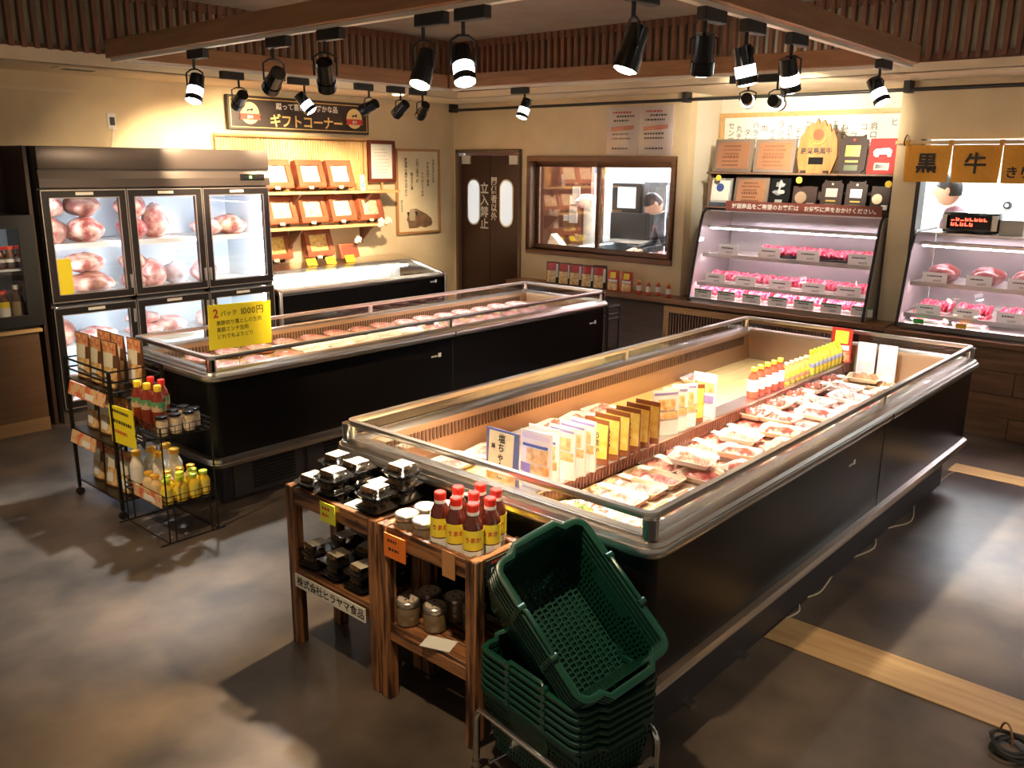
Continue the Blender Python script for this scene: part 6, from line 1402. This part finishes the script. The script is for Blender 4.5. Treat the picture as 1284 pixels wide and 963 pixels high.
# ================================================================ two people in the kitchen
SKIN = mat('skin', (.66, .38, .26), .5); HAIR = mat('hair_black', (.016, .013, .012), .45); CLOTH = mat('cloth_dark', (.035, .035, .045), .8); CLOTHM = mat('cloth_maroon', (.10, .03, .045), .8)
def person(label, loc, yaw, lean, head_pitch, hands, shirt, sleeve_to_wrist, hgt):
    """body grown from a posed skeleton; local x is forward, y left; hands = local targets (left, right)"""
    V = Vector; k = hgt/1.70
    Rl = Matrix.Rotation(lean, 3, 'Y'); pel = V((0, 0, .93))
    up = lambda p: pel+Rl @ (V(p)-pel)
    pts = {'pel': (pel, .145), 'waist': (up((0, 0, 1.08)), .13), 'chest': (up((.01, 0, 1.27)), .145), 'nb': (up((0, 0, 1.43)), .095), 'neck': (up((.015, 0, 1.50)), .052)}
    edges = [('pel', 'waist', 'c'), ('waist', 'chest', 'c'), ('chest', 'nb', 'c'), ('nb', 'neck', 's')]
    hand_at = {}
    for s, nm, tg in ((1, 'l', hands[0]), (-1, 'r', hands[1])):
        sh = up((0, s*.17, 1.40)); tg = V(tg); d = tg-sh; L1, L2 = .28, .25; D = min(d.length, L1+L2-.01); dn = d.normalized(); tg = sh+dn*D
        a = (L1*L1-L2*L2+D*D)/(2*D); hh = math.sqrt(max(L1*L1-a*a, 0)); pole = (V((-.3, s*.5, -1))-dn*V((-.3, s*.5, -1)).dot(dn)).normalized(); el = sh+dn*a+pole*hh
        pts['sh'+nm] = (sh, .068); pts['el'+nm] = (el, .045); pts['wr'+nm] = (tg, .030)
        edges += [('chest', 'sh'+nm, 'c'), ('sh'+nm, 'el'+nm, 'c'), ('el'+nm, 'wr'+nm, 'c' if sleeve_to_wrist else 's')]
        pts['hip'+nm] = (V((0, s*.09, .86)), .10); pts['kn'+nm] = (V((.02, s*.10, .48)), .066); pts['an'+nm] = (V((-.01, s*.10, .08)), .042); pts['to'+nm] = (V((.15, s*.11, .035)), .034)
        edges += [('pel', 'hip'+nm, 'p'), ('hip'+nm, 'kn'+nm, 'p'), ('kn'+nm, 'an'+nm, 'p'), ('an'+nm, 'to'+nm, 'h')]
        hand_at[nm] = (tg, (tg-el).normalized(), s)
    names = list(pts); idx = {n: i for i, n in enumerate(names)}
    me = bpy.data.meshes.new('skel'); me.from_pydata([pts[n][0] for n in names], [(idx[a], idx[b]) for a, b, _ in edges], [])
    so = bpy.data.objects.new('skel', me); COL.objects.link(so)
    mod = so.modifiers.new('skin', 'SKIN'); sb = so.modifiers.new('sub', 'SUBSURF'); sb.levels = 2; sb.render_levels = 2
    for i, n in enumerate(names): sv = me.skin_vertices[0].data[i]; sv.radius = (pts[n][1],)*2; sv.use_root = (n == 'pel')
    dg = bpy.context.evaluated_depsgraph_get(); em = so.evaluated_get(dg).to_mesh()
    vs_ = [v.co.copy() for v in em.vertices]; fs = [tuple(p.vertices) for p in em.polygons]; so.evaluated_get(dg).to_mesh_clear(); bpy.data.objects.remove(so)
    b = MB(); KM = {'c': 1, 'p': 2, 's': 0, 'h': 3}
    for f in fs:
        c = sum((vs_[i] for i in f), V((0, 0, 0)))/len(f); best = None
        for a_, b_, kd in edges:
            p, q = pts[a_][0], pts[b_][0]; t_ = max(0, min(1, (c-p).dot(q-p)/(q-p).length_squared)); d = (c-(p+(q-p)*t_)).length-(pts[a_][1]*(1-t_)+pts[b_][1]*t_)
            if best is None or d < best[0]: best = (d, kd)
        b.f.append(f); b.m.append(KM[best[1]])
    b.v = vs_
    for nm, (p, d, s) in hand_at.items():     # palm, four fingers and a thumb, a little curled
        side = d.cross(V((0, 0, 1))).normalized(); dn = side.cross(d).normalized()
        R = Matrix((d, side, dn)).transposed(); b.blob(p+d*.045, (.052, .040, .017), R, 12, 8, .02, 3, 0)
        for q, (off, ln) in enumerate(((-.028, .066), (-.010, .076), (.010, .072), (.028, .056))):
            r0 = p+d*.082+side*off; r1 = r0+d*ln*.5-dn*.010; r2 = r1+d*ln*.32-dn*.026; b.path([r0-d*.012, r0, r1, r2], .0082, 8, 0)
        r0 = p+d*.030-side*.034*s; b.path([r0, r0+d*.028-side*.022*s-dn*.008, r0+d*.056-side*.026*s-dn*.020], .0095, 8, 0)
    nk = pts['neck'][0]; Rh = Matrix.Rotation(lean*.6+head_pitch, 3, 'Y'); hc = nk+Rh @ V((.025, 0, .115))
    def hp(th, ph):
        x, y, z = math.sin(th)*math.cos(ph), math.sin(th)*math.sin(ph), math.cos(th)
        p = V((x*.094, y*.074, z*.118)); fr_ = max(0, x)
        if z < 0: p.y *= 1-.28*z*z; p.x *= 1-.06*z*z
        p.x += fr_**8*.0*1
        p.x += .026*math.exp(-((y/.20)**2+((z+.10)/.20)**2))*(x > 0)          # nose
        p.x -= .008*math.exp(-(((abs(y)-.40)/.16)**2+((z-.06)/.10)**2))*(x > 0)  # eye hollows
        p.x += .008*math.exp(-((y/.35)**2+((z+.78)/.16)**2))*(x > 0)           # chin
        return hc+Rh @ p
    b.grid(lambda u, v: hp(max(1e-4, PI*v), 2*PI*u), 28, 22, 0)
    for s in (-1, 1):
        b.blob(hc+Rh @ V((-.008, s*.076, -.005)), (.018, .008, .030), Rh, 10, 8, .05, 4, 0)
        b.blob(hc+Rh @ V((.077, s*.030, .007)), (.006, .012, .006), Rh, 8, 6, 0, 1, 5); b.blob(hc+Rh @ V((.082, s*.030, .007)), (.003, .005, .005), Rh, 8, 6, 0, 1, 4); b.blob(hc+Rh @ V((.083, s*.030, .024)), (.004, .016, .003), Rh, 8, 5, 0, 1, 4)
    b.blob(hc+Rh @ V((.088, 0, -.062)), (.006, .022, .005), Rh, 10, 6, 0, 1, 6)
    mats = [SKIN, shirt, mat('trousers', (.04, .04, .05), .8), BLACKM, HAIR, WHITE, mat('lips', (.45, .16, .13), .5)]
    rot = Matrix.Rotation(yaw, 3, 'Z'); b.v = [rot @ (p*k)+V(loc) for p in b.v]
    t = thing('person', label, 'person', loc); b.build('body', mats, t, smooth=True)
    h = MB()
    def hairp(u, v):
        th = PI*.62*v+1e-4; ph = 2*PI*u; x = math.sin(th)*math.cos(ph); lim = .40 if x > .0 else .64
        th = min(th, PI*(lim+.10*(1-max(x, 0)))); p = V((math.sin(th)*math.cos(ph)*.099-.004, math.sin(th)*math.sin(ph)*.079, math.cos(th)*.123+.002)); p *= 1+.015*math.sin(ph*9+v*8)
        return rot @ ((hc+Rh @ p)*k)+V(loc)
    h.grid(hairp, 32, 12); h.build('hair', HAIR, t, smooth=True)
    return t
person('person in a dark long sleeved top bending over the table behind the window', (7.86, 4.62, 0), math.radians(140), .42, .45, ((.46, .10, 1.05), (.47, -.10, 1.05)), CLOTH, True, 1.66)
person('person in a dark shirt standing behind the side showcase below the noren', (7.92, 1.98, 0), math.radians(95), .24, -.10, ((.25, .20, 1.05), (.28, -.12, 1.12)), CLOTHM, False, 1.79)
# ================================================================ bottles in the drinks cooler
cb1 = bottle('dark_drink_bottle', .04, .23, mat('dark_drink', (.06, .035, .02), .15, coat=.5), mat('drink_label', (.30, .22, .14), .5), WHITE, neck=.4)
for px_ in (22,): cb1.put((aty(px_, 380, 6.45).x, 6.45, .789), 0, 'dark brown drink bottle on the cooler floor', None)
cb2 = bottle('drink_bottle', .04, .20, SAUCE, WLAB, REDCAP, neck=.45, band=(.42, .62, YLAB), lab=(.05, .42))
for px_ in (4,): cb2.put((aty(px_, 380, 6.45).x, 6.45, .789), 0, 'drink bottle with red cap and yellow label on the cooler floor', None)
cb3 = bottle('drink_jar', .032, .15, SAUCE, mat('drink_dark', (.05, .04, .04), .5), REDCAP, neck=.8, band=(.30, .45, WLAB))
for px_ in (0, 13, 26): cb3.put((aty(px_, 325, 6.45).x, 6.45, 1.131), 0, 'dark jar with red lid on the upper shelf of the drinks cooler', 'red lidded jars in the cooler')
